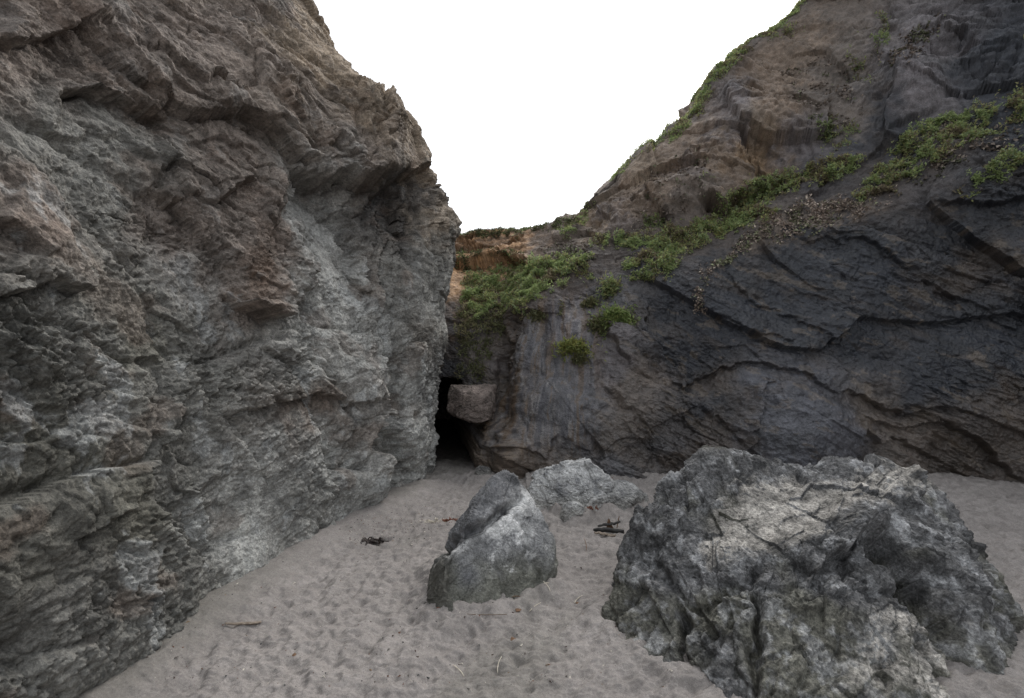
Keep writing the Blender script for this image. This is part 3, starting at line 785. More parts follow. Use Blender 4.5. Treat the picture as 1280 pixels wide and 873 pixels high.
def big_detail(V, N, u, v):
    wf = 6 * fbm(V * 4, 3, seed=201); wg = 6 * fbm(V * 4, 3, seed=205)
    U, W = u + wf * 2, v + wg * 2
    h = det_generic(1.0, (0.55, 0.35, 0.55), 210, .72, 1.45, .3)(V, N, u, v)
    dom = sstep(1060, 1130, u)
    st = strata(V + .12 * vnoise(V, 2, 7), (-.62, .1, .75), 4.2, 1.8, 23)
    h += .04 * st * (1 - .5 * dom) + .14 * facets(V + .08 * vnoise(V, 2, 8), 3.4, .9, .8, .06, 240) + .13 * facets(V, 1.5, .9, .6, .05, 245)
    h -= .10 * blob(u, v, 990, 588, 32, 26, 0, 2)
    h += .08 * blob(u, v, 900, 575, 40, 25, 0, 2) + .06 * blob(u, v, 1070, 580, 40, 20, 0, 2)
    h += groove(U, W, [(1075, 662), (1125, 698), (1158, 745), (1195, 800), (1250, 870)], .34, 13)
    h += ledge(U, W, [(1040, 700), (1085, 664), (1130, 690), (1170, 745), (1210, 800)], .14, .10, 40, 30)
    h += groove(U, W, [(785, 680), (840, 735), (880, 762), (930, 735), (970, 690)], .08, 7)
    h += groove(U, W, [(940, 730), (945, 800), (938, 880)], .16, 6)
    h += groove(U, W, [(850, 750), (856, 790), (852, 850)], .18, 5)
    h += ledge(U, W, [(1010, 730), (1050, 690), (1090, 700)], .06, .06, 30, 20)
    h += groove(U, W, [(1145, 790), (1170, 830), (1190, 870)], .06, 5)
    h += groove(U, W, [(1215, 660), (1225, 720), (1240, 780)], .10, 6)
    h += groove(U, W, [(905, 575), (930, 600), (915, 640), (870, 690)], .05, 6)
    pocket = blob(u, v, 965, 640, 85, 42, -0.25, 4)
    return h * (1 - .72 * pocket) - .05 * pocket
def big_colour(V, N, u, v):
    A = fbm(V * 2.2, 4, seed=221); Bn = fbm(V * 6, 4, .6, seed=223)
    base = np.array((.094, .094, .095)) * (1 + .45 * A)[:, None]
    grn = sstep(.0, .5, fbm(V * 1.6, 3, seed=225) + .8 * sstep(.55, .15, V[:, 2]) - .25)
    base = base * (1 - .7 * grn[:, None]) + .7 * grn[:, None] * np.array((.105, .102, .078))
    pale = sstep(.05, .5, Bn + .35 * A)
    base = base * (1 - .5 * pale[:, None]) + .5 * pale[:, None] * np.array((.33, .335, .34))
    sm = sand_mask(V, N, u, v)
    base = base * (1 - sm[:, None]) + sm[:, None] * np.array((.27, .255, .232)) * (1 + .2 * Bn)[:, None]
    return base, .35 * sstep(.5, .1, V[:, 2])
def sand_mask(V, N, u, v):
    flat = sstep(.28, .6, N[:, 2] + .12 * fbm(V * 14, 3, seed=231))
    where = np.maximum(softpoly(u, v, [(915, 610), (960, 590), (1010, 605), (1045, 615), (1080, 590), (1130, 580), (1165, 610), (1090, 640), (1045, 655), (960, 690), (890, 705), (880, 665)], 26),
                       .55 * softpoly(u, v, [(1060, 760), (1160, 740), (1250, 850), (1200, 900), (1020, 880)], 40))
    return np.clip(flat * sstep(.3, .7, where + .25 * fbm(V * 5, 3, seed=233)), 0, .95)
boulder('boulder', 'largest rugged dark grey boulder in the right foreground with pale sand caught on top', bc, big_ctrl, 270, 22, big_detail, big_colour, M_BIG)

# --- pointed boulder in the middle
mc = P(615, 700, 3.75); mc[2] = .12
def on_plane(pts3, px, py):
    """where the sight line through (px,py) meets the plane of three points"""
    a, b_, c = [np.asarray(q, float) for q in pts3]; n = np.cross(b_ - a, c - a)
    o = np.array((0, 0, EYE)); r = P(px, py, 1.0) - o
    return o + r * (n @ (a - o)) / (n @ r)
FRONT = (P(563, 688, 3.60), ground(553, 776), ground(676, 747))
mid_ctrl = [on_plane(FRONT, *q) for q in ((563, 688), (553, 776), (600, 782), (676, 747), (693, 700), (640, 643))]
mid_ctrl += [ground(531, 766), P(537, 716, 3.75), P(560, 674, 3.95), P(592, 631, 4.05), P(621, 594, 4.12), P(632, 588, 4.2), P(656, 610, 4.2), P(694, 676, 4.0), P(697, 704, 3.95),
             np.array((-.6, 4.2, 0)), np.array((.4, 4.3, 0)), np.array((0, 4.7, 0)), np.array((-.1, 4.6, .4)), np.array((0, 3.8, -.6))]
def mid_detail(V, N, u, v):
    wf = fbm(V * 5, 3, seed=301); wg = fbm(V * 5, 3, seed=303); U, W = u + 8 * wf, v + 8 * wg
    h = det_generic(.9, (.5, .3, .6), 310, .34, 1.0, .04)(V, N, u, v)
    rear = softpoly(U, W, [(545, 690), (575, 668), (612, 645), (640, 628), (650, 560), (500, 560), (500, 700)], 6)
    h += rear * .5 * det_generic(.6, (.6, .3, .6), 330, 1.0, 1.0, .5)(V, N, u, v)
    h += groove(U, W, [(528, 705), (563, 682), (600, 657), (632, 638), (655, 622)], .14, 4.5)
    h += ledge(U, W, [(560, 684), (600, 664), (630, 640), (645, 632)][::-1], -.03, -.035, 30, 40)
    h += groove(U, W, [(640, 640), (652, 665), (664, 690), (672, 740)], .045, 4)
    h += groove(U, W, [(612, 700), (630, 725), (640, 752)], .03, 3.5)
    h += ledge(U, W, [(560, 690), (563, 720), (566, 775)], -.03, -.03, 25, 12)
    return h
def mid_colour(V, N, u, v):
    A = fbm(V * 2.6, 4, seed=321); B = fbm(V * 7, 4, .6, seed=323)
    base = np.array((.156, .158, .160)) * (1 + .4 * A)[:, None]
    grn = sstep(.45, .12, V[:, 2] + .2 * A)
    base = base * (1 - .75 * grn[:, None]) + .75 * grn[:, None] * np.array((.138, .138, .110))
    blue = blob(u, v, 585, 722, 16, 16, 0.5, 2)
    base = base * (1 - .6 * blue[:, None]) + .6 * blue[:, None] * np.array((.085, .088, .105))
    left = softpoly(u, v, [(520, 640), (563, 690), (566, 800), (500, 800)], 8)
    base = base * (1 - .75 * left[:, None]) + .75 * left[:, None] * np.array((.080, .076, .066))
    rear = softpoly(u, v, [(520, 700), (563, 682), (600, 657), (634, 638), (660, 560), (500, 560)], 5)
    base = base * (1 - .6 * rear[:, None]) + .6 * rear[:, None] * np.array((.105, .105, .112)) * (1 + .5 * B)[:, None]
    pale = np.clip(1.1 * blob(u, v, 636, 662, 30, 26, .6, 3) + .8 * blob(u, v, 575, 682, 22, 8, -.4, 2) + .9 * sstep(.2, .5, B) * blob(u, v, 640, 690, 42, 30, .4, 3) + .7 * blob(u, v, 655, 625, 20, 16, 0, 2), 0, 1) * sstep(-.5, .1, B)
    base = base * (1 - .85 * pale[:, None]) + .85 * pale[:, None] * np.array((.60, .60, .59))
    return base, .2 * grn
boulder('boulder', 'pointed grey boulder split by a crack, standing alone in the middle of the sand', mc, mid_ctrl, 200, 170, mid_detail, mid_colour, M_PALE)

# --- pale boulders behind
def pale_colour(seed, dark=0.0, tone=1.0):
    def f(V, N, u, v):
        A = fbm(V * 2.4, 4, seed=seed); B = fbm(V * 6, 4, .6, seed=seed + 2)
        base = np.array((.40, .40, .395)) * tone * (1 + .35 * A)[:, None]
        bl = sstep(.15, .55, -B); base = base * (1 - .55 * bl[:, None]) + .6 * bl[:, None] * np.array((.125, .130, .140))
        wh = sstep(.15, .5, B); base = base * (1 - .6 * wh[:, None]) + .6 * wh[:, None] * np.array((.50, .50, .49))
        sd = sstep(.22, .02, V[:, 2]); base = base * (1 - .5 * sd[:, None]) + .5 * sd[:, None] * np.array((.30, .285, .25))
        return base * (1 - dark), np.zeros(len(V))
    return f
def around(C, pts_px, d, back, extra=()):
    out = [P(px, py, d) for px, py in pts_px]
    x0, x1 = out[0][0], out[-1][0]; zt = max(p[2] for p in out)
    out += [np.array([x0 * .8 + x1 * .2, d + back, zt * .5]), np.array([(x0 + x1) / 2, d + back * 1.2, zt * .5]), np.array([x0 * .2 + x1 * .8, d + back, zt * .5]), np.array([(x0 + x1) / 2, d + back * 1.4, 0])]
    out += [np.array(C) - (0, 0, .6)]
    out += [P(*e) for e in extra]
    return out
C1 = P(710, 620, 5.9); C1[2] = .05
boulder('boulder', 'broad whitish boulder with a peaked top in front of the smooth wet slab', C1,
        around(C1, [(652, 640), (662, 603), (684, 586), (700, 578), (735, 575), (752, 588), (764, 602), (772, 640)], 5.9, .5,
               [(700, 641, 5.6), (670, 637, 5.65), (740, 640, 5.6), (705, 610, 5.72), (690, 622, 5.66), (735, 613, 5.7), (755, 636, 5.65)]),
        130, 90, det_generic(.9, (.7, .2, -.4), 410, .8, 1.0, .15), pale_colour(420), M_PALE)
C2 = P(775, 625, 6.0); C2[2] = .03
boulder('boulder', 'low rounded pale grey boulder beside the peaked whitish one', C2,
        around(C2, [(738, 645), (744, 620), (758, 609), (775, 604), (793, 606), (806, 619), (812, 638)], 5.95, .4,
               [(760, 639, 5.65), (785, 639, 5.65), (770, 616, 5.78), (750, 626, 5.72), (795, 620, 5.78)]),
        110, 70, det_generic(.8, (.7, .2, -.4), 440, .7, .8, .2), pale_colour(450, .28), M_PALE)
C3 = P(716, 638, 5.45); C3[2] = .0
boulder('boulder', 'small pale rock half buried in sand at the foot of the peaked whitish boulder', C3,
        around(C3, [(697, 650), (703, 632), (713, 627), (724, 629), (731, 636), (735, 648)], 5.45, .2, [(705, 647, 5.36), (725, 647, 5.36), (715, 635, 5.4)]),
        60, 26, det_generic(.4, (.7, .2, -.4), 460, .8, .8, .2), pale_colour(470, .15), M_PALE)
C4 = P(606, 588, 7.3); C4[2] = 0.0
boulder('boulder', 'small grey rock at the foot of the buttress beside the cave mouth', P(602, 596, 7.2),
        around(P(602, 596, 7.2), [(590, 605), (594, 588), (602, 582), (612, 586), (618, 605)], 7.2, .2, [(600, 604, 7.05), (610, 604, 7.05)]),
        40, 26, det_generic(.4, (.7, .2, -.4), 480, .8, .8, .2), pale_colour(490, .4, .6), M_BROWN)
# --- chockstone over the cave
Cc = P(586, 506, 7.75)
ck = [P(572, 487, 7.55), P(600, 484, 7.62), P(613, 491, 7.62), P(617, 506, 7.58), P(611, 526, 7.45), P(594, 529, 7.40), P(576, 522, 7.33), P(559, 513, 7.65), P(560, 497, 7.70), P(580, 494, 7.36), P(608, 497, 7.46),
      Cc + (-.38, .6, .28), Cc + (.45, .6, .28), Cc + (.45, .6, -.3), Cc + (-.38, .6, -.25)]
def ck_colour(V, N, u, v):
    A = fbm(V * 3, 4, seed=501)
    c = np.array((.135, .110, .097)) * (1 + .5 * A)[:, None]; st = sstep(.1, .5, fbm(V * np.array((7, 7, 2)), 4, .6, seed=503))[:, None]
    return c * (1 - .6 * st) + .6 * st * np.array((.075, .06, .05)), np.zeros(len(V))
boulder('boulder', 'brown squared boulder wedged above the mouth of the dark cave', Cc, ck, 90, 110, det_generic(.6, (1, 0, .2), 510, .62, 1.1, .12), ck_colour, M_BROWN,
        base_cut=-9)
SX, SY, SZ = sand(); print('sand', time.time() - T0)

#SECTION plants
# ------------------------------------------------------------------ plants and dead leaves growing on the right cliff
RN = quad_normals(RV, RQ); RU, RW = pix(RV)
RAREA = None
def cell_area(V, Q):
    a = np.linalg.norm(np.cross(V[Q[:, 2]] - V[Q[:, 0]], V[Q[:, 3]] - V[Q[:, 1]]), axis=1) / 2
    return a
QA = cell_area(RV, RQ)
QC = RV[RQ].mean(1); QU, QW = pix(QC); QN = RN[RQ[:, 0]]
def leaves(name, pos, nor, L, Wd, cols, mat, up=0.35, spread=0.8, parent=None):
    n = len(pos)
    d = nor * .3 + rng.normal(size=(n, 3)) * spread * .7 + np.array((0, 0, up * .4)); d /= np.linalg.norm(d, axis=1, keepdims=True)
    s = np.cross(d, nor * .6 + np.array((0, 0, .8)) + .5 * rng.normal(size=(n, 3))); s /= np.maximum(np.linalg.norm(s, axis=1, keepdims=True), 1e-6)
    t = np.cross(s, d)
    L = L * (.6 + .8 * rng.random((n, 1))); Wd = Wd * (.7 + .6 * rng.random((n, 1)))
    m = pos + d * L * .45 + t * L * .12
    V = np.stack([pos, m + s * Wd, pos + d * L, m - s * Wd], 1).reshape(-1, 3)
    F = np.arange(4 * n).reshape(n, 4)
    c = np.repeat(cols[:, None], 4, 1).reshape(-1, 3)
    return mesh_object(name, V, F, mat, {'tint': c}, smooth=False, parent=parent)

GREEN = np.array([(.30, .37, .16), (.265, .335, .14), (.345, .39, .165), (.27, .335, .175), (.375, .385, .16), (.31, .29, .15), (.20, .165, .11)])
OLV = np.array([(.19, .20, .10), (.16, .17, .085), (.22, .20, .11)])
DEADC = np.array([(.25, .20, .165), (.21, .175, .15), (.17, .135, .112), (.33, .28, .23), (.13, .105, .09), (.16, .17, .10)])
def scatter(polys, dens, patch, seed, thresh=0.0, freq=3.0):
    """pick spots on the cliff inside outlines measured on the wall; patchy by noise"""
    m = np.zeros(len(QU))
    for poly, k in polys:
        m = np.maximum(m, k * softpoly(QU, QW, poly, 7))
    m = m * ((QN * (QC - (0, 0, EYE))).sum(1) / QC[:, 1] < .12)
    idx = np.nonzero(m > .15)[0]
    pn = fbm(QC[idx] * freq, 4, .6, seed=seed)
    keep = m[idx] * sstep(thresh - .15, thresh + .15, pn * patch + m[idx] - .45)
    lam = keep * QA[idx] * dens
    cnt = rng.poisson(lam); ii = np.repeat(idx, cnt)
    q = RQ[ii]; a, b = rng.random((2, len(ii), 1))
    p = RV[q[:, 0]] * (1 - a) * (1 - b) + RV[q[:, 1]] * a * (1 - b) + RV[q[:, 2]] * a * b + RV[q[:, 3]] * (1 - a) * b
    return p, QN[ii]
def mat_of(name, label, polys, dens, patch, seed, pal, L, Wd, puff, mat=None, thresh=0.0, up=.35, freq=3.0):
    p, n = scatter(polys, dens, patch, seed, thresh, freq)
    lump = np.clip(.45 + 1.5 * fbm(p * 4.5, 3, seed=seed + 3), 0, 1.5)
    lift = puff * lump * rng.random(len(p)) ** .3
    pos = p + (n * .7 + np.array((0, -.1, .7))) * lift[:, None] - n * .01
    hue = np.clip(.5 + .9 * fbm(p * 2.2, 3, seed=seed + 5) + .25 * rng.normal(size=len(p)), 0, .999)
    col = pal[(hue * len(pal)).astype(int)] * (.75 + .5 * rng.random((len(p), 1)))
    o = leaves(name, pos, n, L, Wd, col, mat or M_LEAF, up)
    tag(o, label, 'ground cover', kind='stuff'); print(name, len(p)); return o
Z = [(580, 347), (640, 335), (700, 318), (738, 322), (738, 350), (690, 362), (655, 388), (632, 392), (600, 400), (578, 395)]
mat_of('ground_cover', 'green creeping plants filling the head of the gully above the cave', [(Z, 1.0)], 6500, 1.7, 601, GREEN, .055, .0145, .10, thresh=.2, freq=4)
mat_of('ground_cover', 'olive plants hanging sparsely down the gully face between cave and creeping plants', [([(572, 390), (640, 390), (628, 430), (605, 475), (568, 470)], .75), ([(655, 400), (690, 395), (680, 410)], .8), ([(690, 390), (705, 370), (712, 385), (700, 405)], .8)],
       2600, 1.0, 611, OLV, .08, .013, .08, thresh=.25)
G2 = [(740, 300), (775, 296), (800, 298), (850, 280), (900, 270), (960, 258), (975, 266), (930, 288), (880, 305), (850, 322), (835, 350), (790, 352), (782, 335), (805, 312), (770, 310), (740, 308)]
mat_of('ground_cover', 'long green mat of creeping plants along the lower edge of the rock ledge', [(G2, 1.0)], 6500, 1.6, 621, GREEN, .055, .0145, .10, thresh=.12, freq=4)
G3 = [(893, 272), (896, 258), (920, 238), (960, 226), (1000, 218), (1030, 205), (1060, 188), (1080, 196), (1060, 220), (1005, 236), (955, 250), (920, 268)]
mat_of('ground_cover', 'thick green mat under the hanging nose of the upper wall', [(G3, 1.0)], 6500, 1.4, 631, GREEN, .055, .0145, .10, thresh=.08, freq=4)
G4 = [(1062, 252), (1085, 225), (1100, 212), (1122, 180), (1150, 162), (1180, 148), (1230, 132), (1290, 112), (1290, 150), (1240, 172), (1200, 182), (1170, 205), (1140, 222), (1120, 245), (1090, 258)]
mat_of('ground_cover', 'green and dull plants climbing the right end of the ledge', [(G4, .95)], 6500, 1.8, 641, GREEN * .92, .055, .0145, .10, thresh=.28, freq=4)
mat_of('ground_cover', 'lowest strip of plants hanging over the dark overhang near the right edge', [([(1195, 240), (1206, 222), (1240, 202), (1290, 188), (1290, 214), (1240, 228), (1212, 246)], .95)], 6500, 1.7, 651, GREEN * .92, .055, .0145, .10, thresh=.2, freq=4)
G6 = [(862, 146), (866, 122), (876, 98), (920, 58), (962, 28), (1005, -14), (1060, -55), (1060, -40), (1015, 0), (968, 44), (928, 72), (896, 100), (884, 122), (876, 146)]
mat_of('ground_cover', 'green fringe of plants along the skyline of the right cliff', [(G6, .95), ([(700, 290), (722, 270), (735, 250), (742, 256), (728, 280), (708, 296)], .8), ([(820, 175), (862, 132), (868, 152), (842, 176)], .8), ([(755, 225), (820, 165), (826, 175), (770, 232)], .45)], 5200, 1.2, 661, GREEN * .95, .05, .013, .035, thresh=.05)
mat_of('ground_cover', 'dark scrub capping the orange soil bank at the back of the gap', [([(565, 290), (640, 288), (720, 274), (715, 282), (650, 292), (565, 297)], 1.0), ([(566, 315), (640, 313), (652, 316), (640, 320), (600, 321), (566, 320)], .7), ([(572, 320), (584, 325), (588, 340), (576, 340)], .8)], 6000, .6, 671, np.concatenate([OLV * .5, GREEN[:2] * .8, OLV * .4]), .05, .012, .035, thresh=-.05)
mat_of('ground_cover', 'scattered tufts of green on the brown upper wall', [([(1055, 70), (1095, 20), (1120, 30), (1090, 100), (1060, 120)], .5), ([(870, 205), (890, 200), (890, 222), (872, 225)], .6), ([(1020, 150), (1080, 130), (1070, 180), (1030, 190)], .5), ([(800, 270), (825, 262), (835, 285), (805, 290)], .7), ([(950, 40), (1010, 25), (990, 60)], .4), ([(1265, 40), (1290, 30), (1290, 60)], .5)], 3000, 1.3, 681, GREEN * .75, .08, .013, .06, thresh=.3)
mat_of('leaf_litter', 'brown dead stems and leaves showing through the green mats of the ledge', [(Z, .6), (G2, .6), (G3, .6), (G4, .7)], 700, 1.5, 696, DEADC, .05, .010, .05, M_DEAD, thresh=.2, up=.2, freq=5)
D1 = [(930, 298), (962, 268), (1010, 250), (1060, 246), (1110, 254), (1085, 272), (1040, 282), (1000, 300), (960, 302), (925, 320), (890, 350), (880, 390), (865, 392), (868, 350), (900, 320)]
mat_of('leaf_litter', 'pinkish brown dead leaves strewn along the ledge above the black wall', [(D1, .95)], 3000, 1.3, 691, DEADC * 1.25, .05, .017, .05, M_DEAD, thresh=.2, up=.05, freq=4)
mat_of('leaf_litter', 'dry grey brown leaves clinging to the brown upper wall', [([(1100, 75), (1140, 30), (1180, 20), (1165, 50), (1120, 95)], .8), ([(800, 215), (880, 180), (900, 230), (830, 290), (790, 285)], .45), ([(960, 90), (1060, 60), (1080, 140), (1050, 190), (1010, 150)], .45), ([(1120, 215), (1180, 180), (1280, 160), (1280, 185), (1200, 205), (1150, 235)], .6), ([(650, 330), (690, 300), (740, 290), (740, 320), (690, 330)], .5)],
       1500, 1.3, 701, DEADC * .8, .06, .022, .04, M_DEAD, thresh=.3, up=.05, freq=4)

def clump(px, py, rpx, rpy, label, pal, seed, dens=1500):
    i = int(np.argmin((QU - px) ** 2 + (QW - py) ** 2 + 1e4 * (QN[:, 1] > 0)))
    c, n = QC[i], QN[i]; s = QC[i, 1] / FPX
    root = bpy.data.objects.new('trailing_plant', None); COL.objects.link(root); root.location = c
    tag(root, label, 'plant', 'leafy plants rooted on the bare rock face')
    k = dens; d = rng.normal(size=(k, 3)); d /= np.linalg.norm(d, axis=1, keepdims=True)
    r = rng.random((k, 1)) ** .4
    lob = np.clip(.8 + 1.3 * fbm(d * 1.6, 3, .65, seed=seed), .25, 1.7)[:, None]
    q = d * r * lob * np.array((rpx * s, .4 * rpx * s, rpy * s)) + n * .03
    q[:, 2] -= .6 * np.abs(q[:, 0]) * rng.random(k) + 1.1 * rpy * s * (rng.random(k) > .82) * rng.random(k)
    q[:, 0] += .5 * rpx * s * rng.normal(size=k) * (rng.random(k) > .8)
    col = pal[rng.integers(0, len(pal), k)] * (.7 + .6 * rng.random((k, 1)))
    leaves('foliage', q, d * .8 + n * .4, .085, .013, col, M_LEAF, .4, parent=root)
    # woody stems reaching back into the rock
    Vs, Fs = [], []
    for j in range(6):
        e = d[j] * lob[j] * .7 * np.array((rpx * s, .5 * rpx * s, rpy * s)); a = -n * .06
        b = len(Vs) * 6
        ring = np.array([(math.cos(t), 0, math.sin(t)) for t in np.linspace(0, 2 * math.pi, 4)[:3]]) * .006
        Vs.append(np.concatenate([ring + a, ring * .5 + e])); Fs += [(b + x, b + (x + 1) % 3, b + 3 + (x + 1) % 3, b + 3 + x) for x in range(3)]
    mesh_object('stem', np.concatenate(Vs), Fs, M_BARE, smooth=False, parent=root)
LIGHTG = np.array([(.26, .33, .12), (.22, .30, .105), (.30, .34, .125)])
clump(773, 399, 19, 16, 'rounded bright green bush on the bare rock, largest below the ledge', LIGHTG, 711, 2400)
clump(747, 404, 9, 10, 'rusty olive tuft touching the left side of the bright green bush', OLV, 712, 800)
clump(716, 433, 18, 7, 'flat yellowish green tuft on the smooth slab, lowest of the plants', LIGHTG * np.array((1.05, .9, .8)), 713, 1200)
clump(724, 449, 9, 4, 'tiny dark tuft just under the flat yellowish green one', OLV, 714, 350)
clump(765, 361, 12, 14, 'dull green upright tuft above the bright green bush', GREEN, 715, 1100)
clump(737, 382, 10, 7, 'small olive tuft left of the upright one, above the slab', OLV, 716, 600)
clump(672, 396, 10, 9, 'olive brown tuft at the top left of the smooth slab', OLV, 717, 600)
clump(590, 487, 9, 3, 'thin strip of green leaves lying on the wedged brown boulder', GREEN, 718, 300)

#SECTION litter
# ------------------------------------------------------------------ driftwood and small things on the sand
def tube(pts, rad, n=7, flat=1.0, jit=.12):
    pts = np.asarray(pts, float); rad = np.asarray(rad, float); m = len(pts)
    T = np.gradient(pts, axis=0); T /= np.linalg.norm(T, axis=1, keepdims=True)
    S = np.cross(T, (0, 0, 1.0)); S /= np.maximum(np.linalg.norm(S, axis=1, keepdims=True), 1e-6); U = np.cross(S, T)
    a = np.linspace(0, 2 * math.pi, n, endpoint=False)
    j = 1 + jit * rng.normal(size=(m, n, 1))
    R = pts[:, None] + rad[:, None, None] * j * (np.cos(a)[None, :, None] * S[:, None] + flat * np.sin(a)[None, :, None] * U[:, None])
    V = R.reshape(-1, 3); F = []
    for i in range(m - 1):
        for k in range(n): F.append((i * n + k, i * n + (k + 1) % n, (i + 1) * n + (k + 1) % n, (i + 1) * n + k))
    V = np.concatenate([V, pts[:1], pts[-1:]]); c0, c1 = m * n, m * n + 1
    for k in range(n):
        F.append((c0, (k + 1) % n, k, c0)); F.append((c1, (m - 1) * n + k, (m - 1) * n + (k + 1) % n, c1))
    return V, F
def tri_clean(F): return F
def poly_object(name, V, F, mat, parent=None, smooth=True):
    me = bpy.data.meshes.new(name)
    fs = [tuple(dict.fromkeys(map(int, f))) for f in F]
    me.from_pydata([tuple(map(float, p)) for p in V], [], fs); me.update()
    me.polygons.foreach_set('use_smooth', np.full(len(me.polygons), smooth))
    me.materials.append(mat)
    o = bpy.data.objects.new(name, me); COL.objects.link(o)
    if parent: o.parent = parent
    return o
def on_sand(px, py, dz=0.0):
    g = ground(px, py); g[2] = sand_z(g[0], g[1]) + dz; return g
def stick(name, label, cat, a, b, r, mat, bend=.02, lift=0.0, flat=.8, group=None, zb=None):
    A = on_sand(*a, dz=r * .35); B = on_sand(*b, dz=r * .35 + lift)
    t = np.linspace(0, 1, 12)[:, None]
    perp = np.cross(B - A, (0, 0, 1)); perp /= max(np.linalg.norm(perp), 1e-6)
    up_ = max(0.0, max(sand_z(*(A * (1 - q) + B * q)[:2]) - (A * (1 - q) + B * q)[2] for q in (.15, .3, .45, .6, .75, .9)) + r * .35)
    A = A + (0, 0, min(up_, .03)); B = B + (0, 0, min(up_, .03))
    pts = A * (1 - t) + B * t + perp * bend * np.sin(t * math.pi) + rng.normal(size=(12, 3)) * r * .15
    rad = r * (.55 + .45 * np.sin(np.linspace(.25, 2.7, 12)))
    V, F = tube(pts, rad, 8, flat)
    o = poly_object(name, V - A, F, mat); o.location = A
    return tag(o, label, cat, group)
def lump_of_kelp(name, label, px, py, wpx, mat, n=14, thick=.006, cat='seaweed', group=None, kind=None):
    c = on_sand(px, py); s = c[1] / FPX; Vs, Fs, b = [], [], 0
    for i in range(n):
        a0 = rng.uniform(0, 2 * math.pi); t = np.linspace(0, 1, 9)[:, None]
        st = np.array((rng.normal() * wpx * .32 * s, rng.normal() * .35 * wpx * .32 * s, .005))
        L = wpx * s * rng.uniform(.25, .6)
        d = np.array((math.cos(a0), .7 * math.sin(a0), 0))
        pts = st + d * L * (t - .5) + np.array((0, 0, 1)) * (.02 + .03 * rng.random()) * np.sin(t * math.pi) * rng.uniform(.2, 1.2) + rng.normal(size=(9, 3)) * .006
        V, F = tube(pts, np.full(9, thick * rng.uniform(.6, 1.5)), 6, .5, .25)
        Vs.append(V); Fs += [tuple(x + b for x in f) for f in F]; b += len(V)
    o = poly_object(name, np.concatenate(Vs), Fs, mat); o.location = c
    return tag(o, label, cat, group, kind)

stick('driftwood', 'flat weathered driftwood stick, pale at one end, alone on the near left sand', 'driftwood', (281, 786), (327, 779), .014, M_WOOD, .012, flat=.6)
lump_of_kelp('seaweed', 'blackish heap of dried seaweed on the sand left of the pointed boulder', 465, 675, 26, M_KELP, 26, .010)
lump_of_kelp('seaweed', 'rusty red heap of seaweed on the sand just behind the pointed boulder', 563, 651, 16, M_REDKELP, 26, .007)
lump_of_kelp('shell_drift', 'thin line of whitish shell and straw beside the red seaweed', 540, 651, 30, M_STRAW, 16, .005, 'beach litter', kind='stuff')
lump_of_kelp('seaweed', 'small red brown scrap of seaweed beside the half buried pale rock', 739, 642, 9, M_REDKELP, 10, .006)
# the little pile of burnt wood
stick('charred_board', 'longest black charred board at the bottom of the burnt wood pile', 'burnt wood', (742, 659), (779, 661), .034, M_CHAR, .0, flat=.7, group='burnt wood beside the large boulder')
stick('charred_board', 'black charred board lying across the top of the burnt wood pile', 'burnt wood', (747, 655), (775, 657), .026, M_CHAR, .01, .05, .5, group='burnt wood beside the large boulder').location.z += .04
stick('driftwood', 'bleached plank lying on the sand in front of the charred boards', 'driftwood', (743, 664), (770, 666), .028, M_WOOD, .0, flat=.5)
def slab_wood(px, py, label):
    c = on_sand(px, py); s = c[1] / FPX
    out = [(-4, 0), (4.5, -1), (4, 6), (.5, 10), (-4, 17), (-5, 12), (-4.5, 5)]
    V = [(x * s * 1.0, y0, z * s) for y0 in (-.012, .014) for x, z in out]
    n = len(out); F = [tuple(range(n)), tuple(range(2 * n - 1, n - 1, -1))] + [(i, (i + 1) % n, n + (i + 1) % n, n + i) for i in range(n)]
    o = poly_object('wood_chunk', V, [f[::-1] for f in F], M_RUST, smooth=False); o.location = c + (0, .05, -.01); o.rotation_euler = (.1, .15, .3)
    return tag(o, label, 'driftwood')
slab_wood(763, 656, 'upright rusty brown splinter of wood standing behind the charred boards')
stick('twig', 'thin brown twig poking up behind the burnt wood, nearest the large boulder', 'twig', (771, 653), (774, 652), .006, M_RUST, 0, .12)
tw = [((690, 742), (680, 746), M_STRAW, 'short bleached stalk lying by the right foot of the pointed boulder'),
      ((688, 750), (679, 744), M_STRAW, 'bleached stalk pointing at the foot of the pointed boulder, nearer the camera'),
      ((676, 758), (662, 765), M_STRAW, 'pale straw lying below the pointed boulder'),
      ((728, 742), (718, 747), M_STRAW, 'pale straw on open sand between the two near boulders'),
      ((580, 840), (566, 832), M_STRAW, 'pale straw on the nearest sand at the bottom edge'),
      ((627, 822), (622, 834), M_STRAW, 'thin pale straw standing nearly end on in the near sand'),
      ((733, 682), (730, 672), M_RUST, 'curved red brown twig on the sand left of the burnt wood'),
      ((584, 775), (634, 771), M_BARE, 'long thin dark root lying along the foot of the pointed boulder'),
      ((650, 752), (640, 754), M_RUST, 'short red brown stick tucked under the pointed boulder'),
      ((858, 815), (856, 795), M_RUST, 'thin brown stalk leaning on the large boulder')]
for a, b, m, lab in tw:
    stick('twig', lab, 'twig', a, b, .0032, m, .01, .008, group='twigs and straws on the sand')
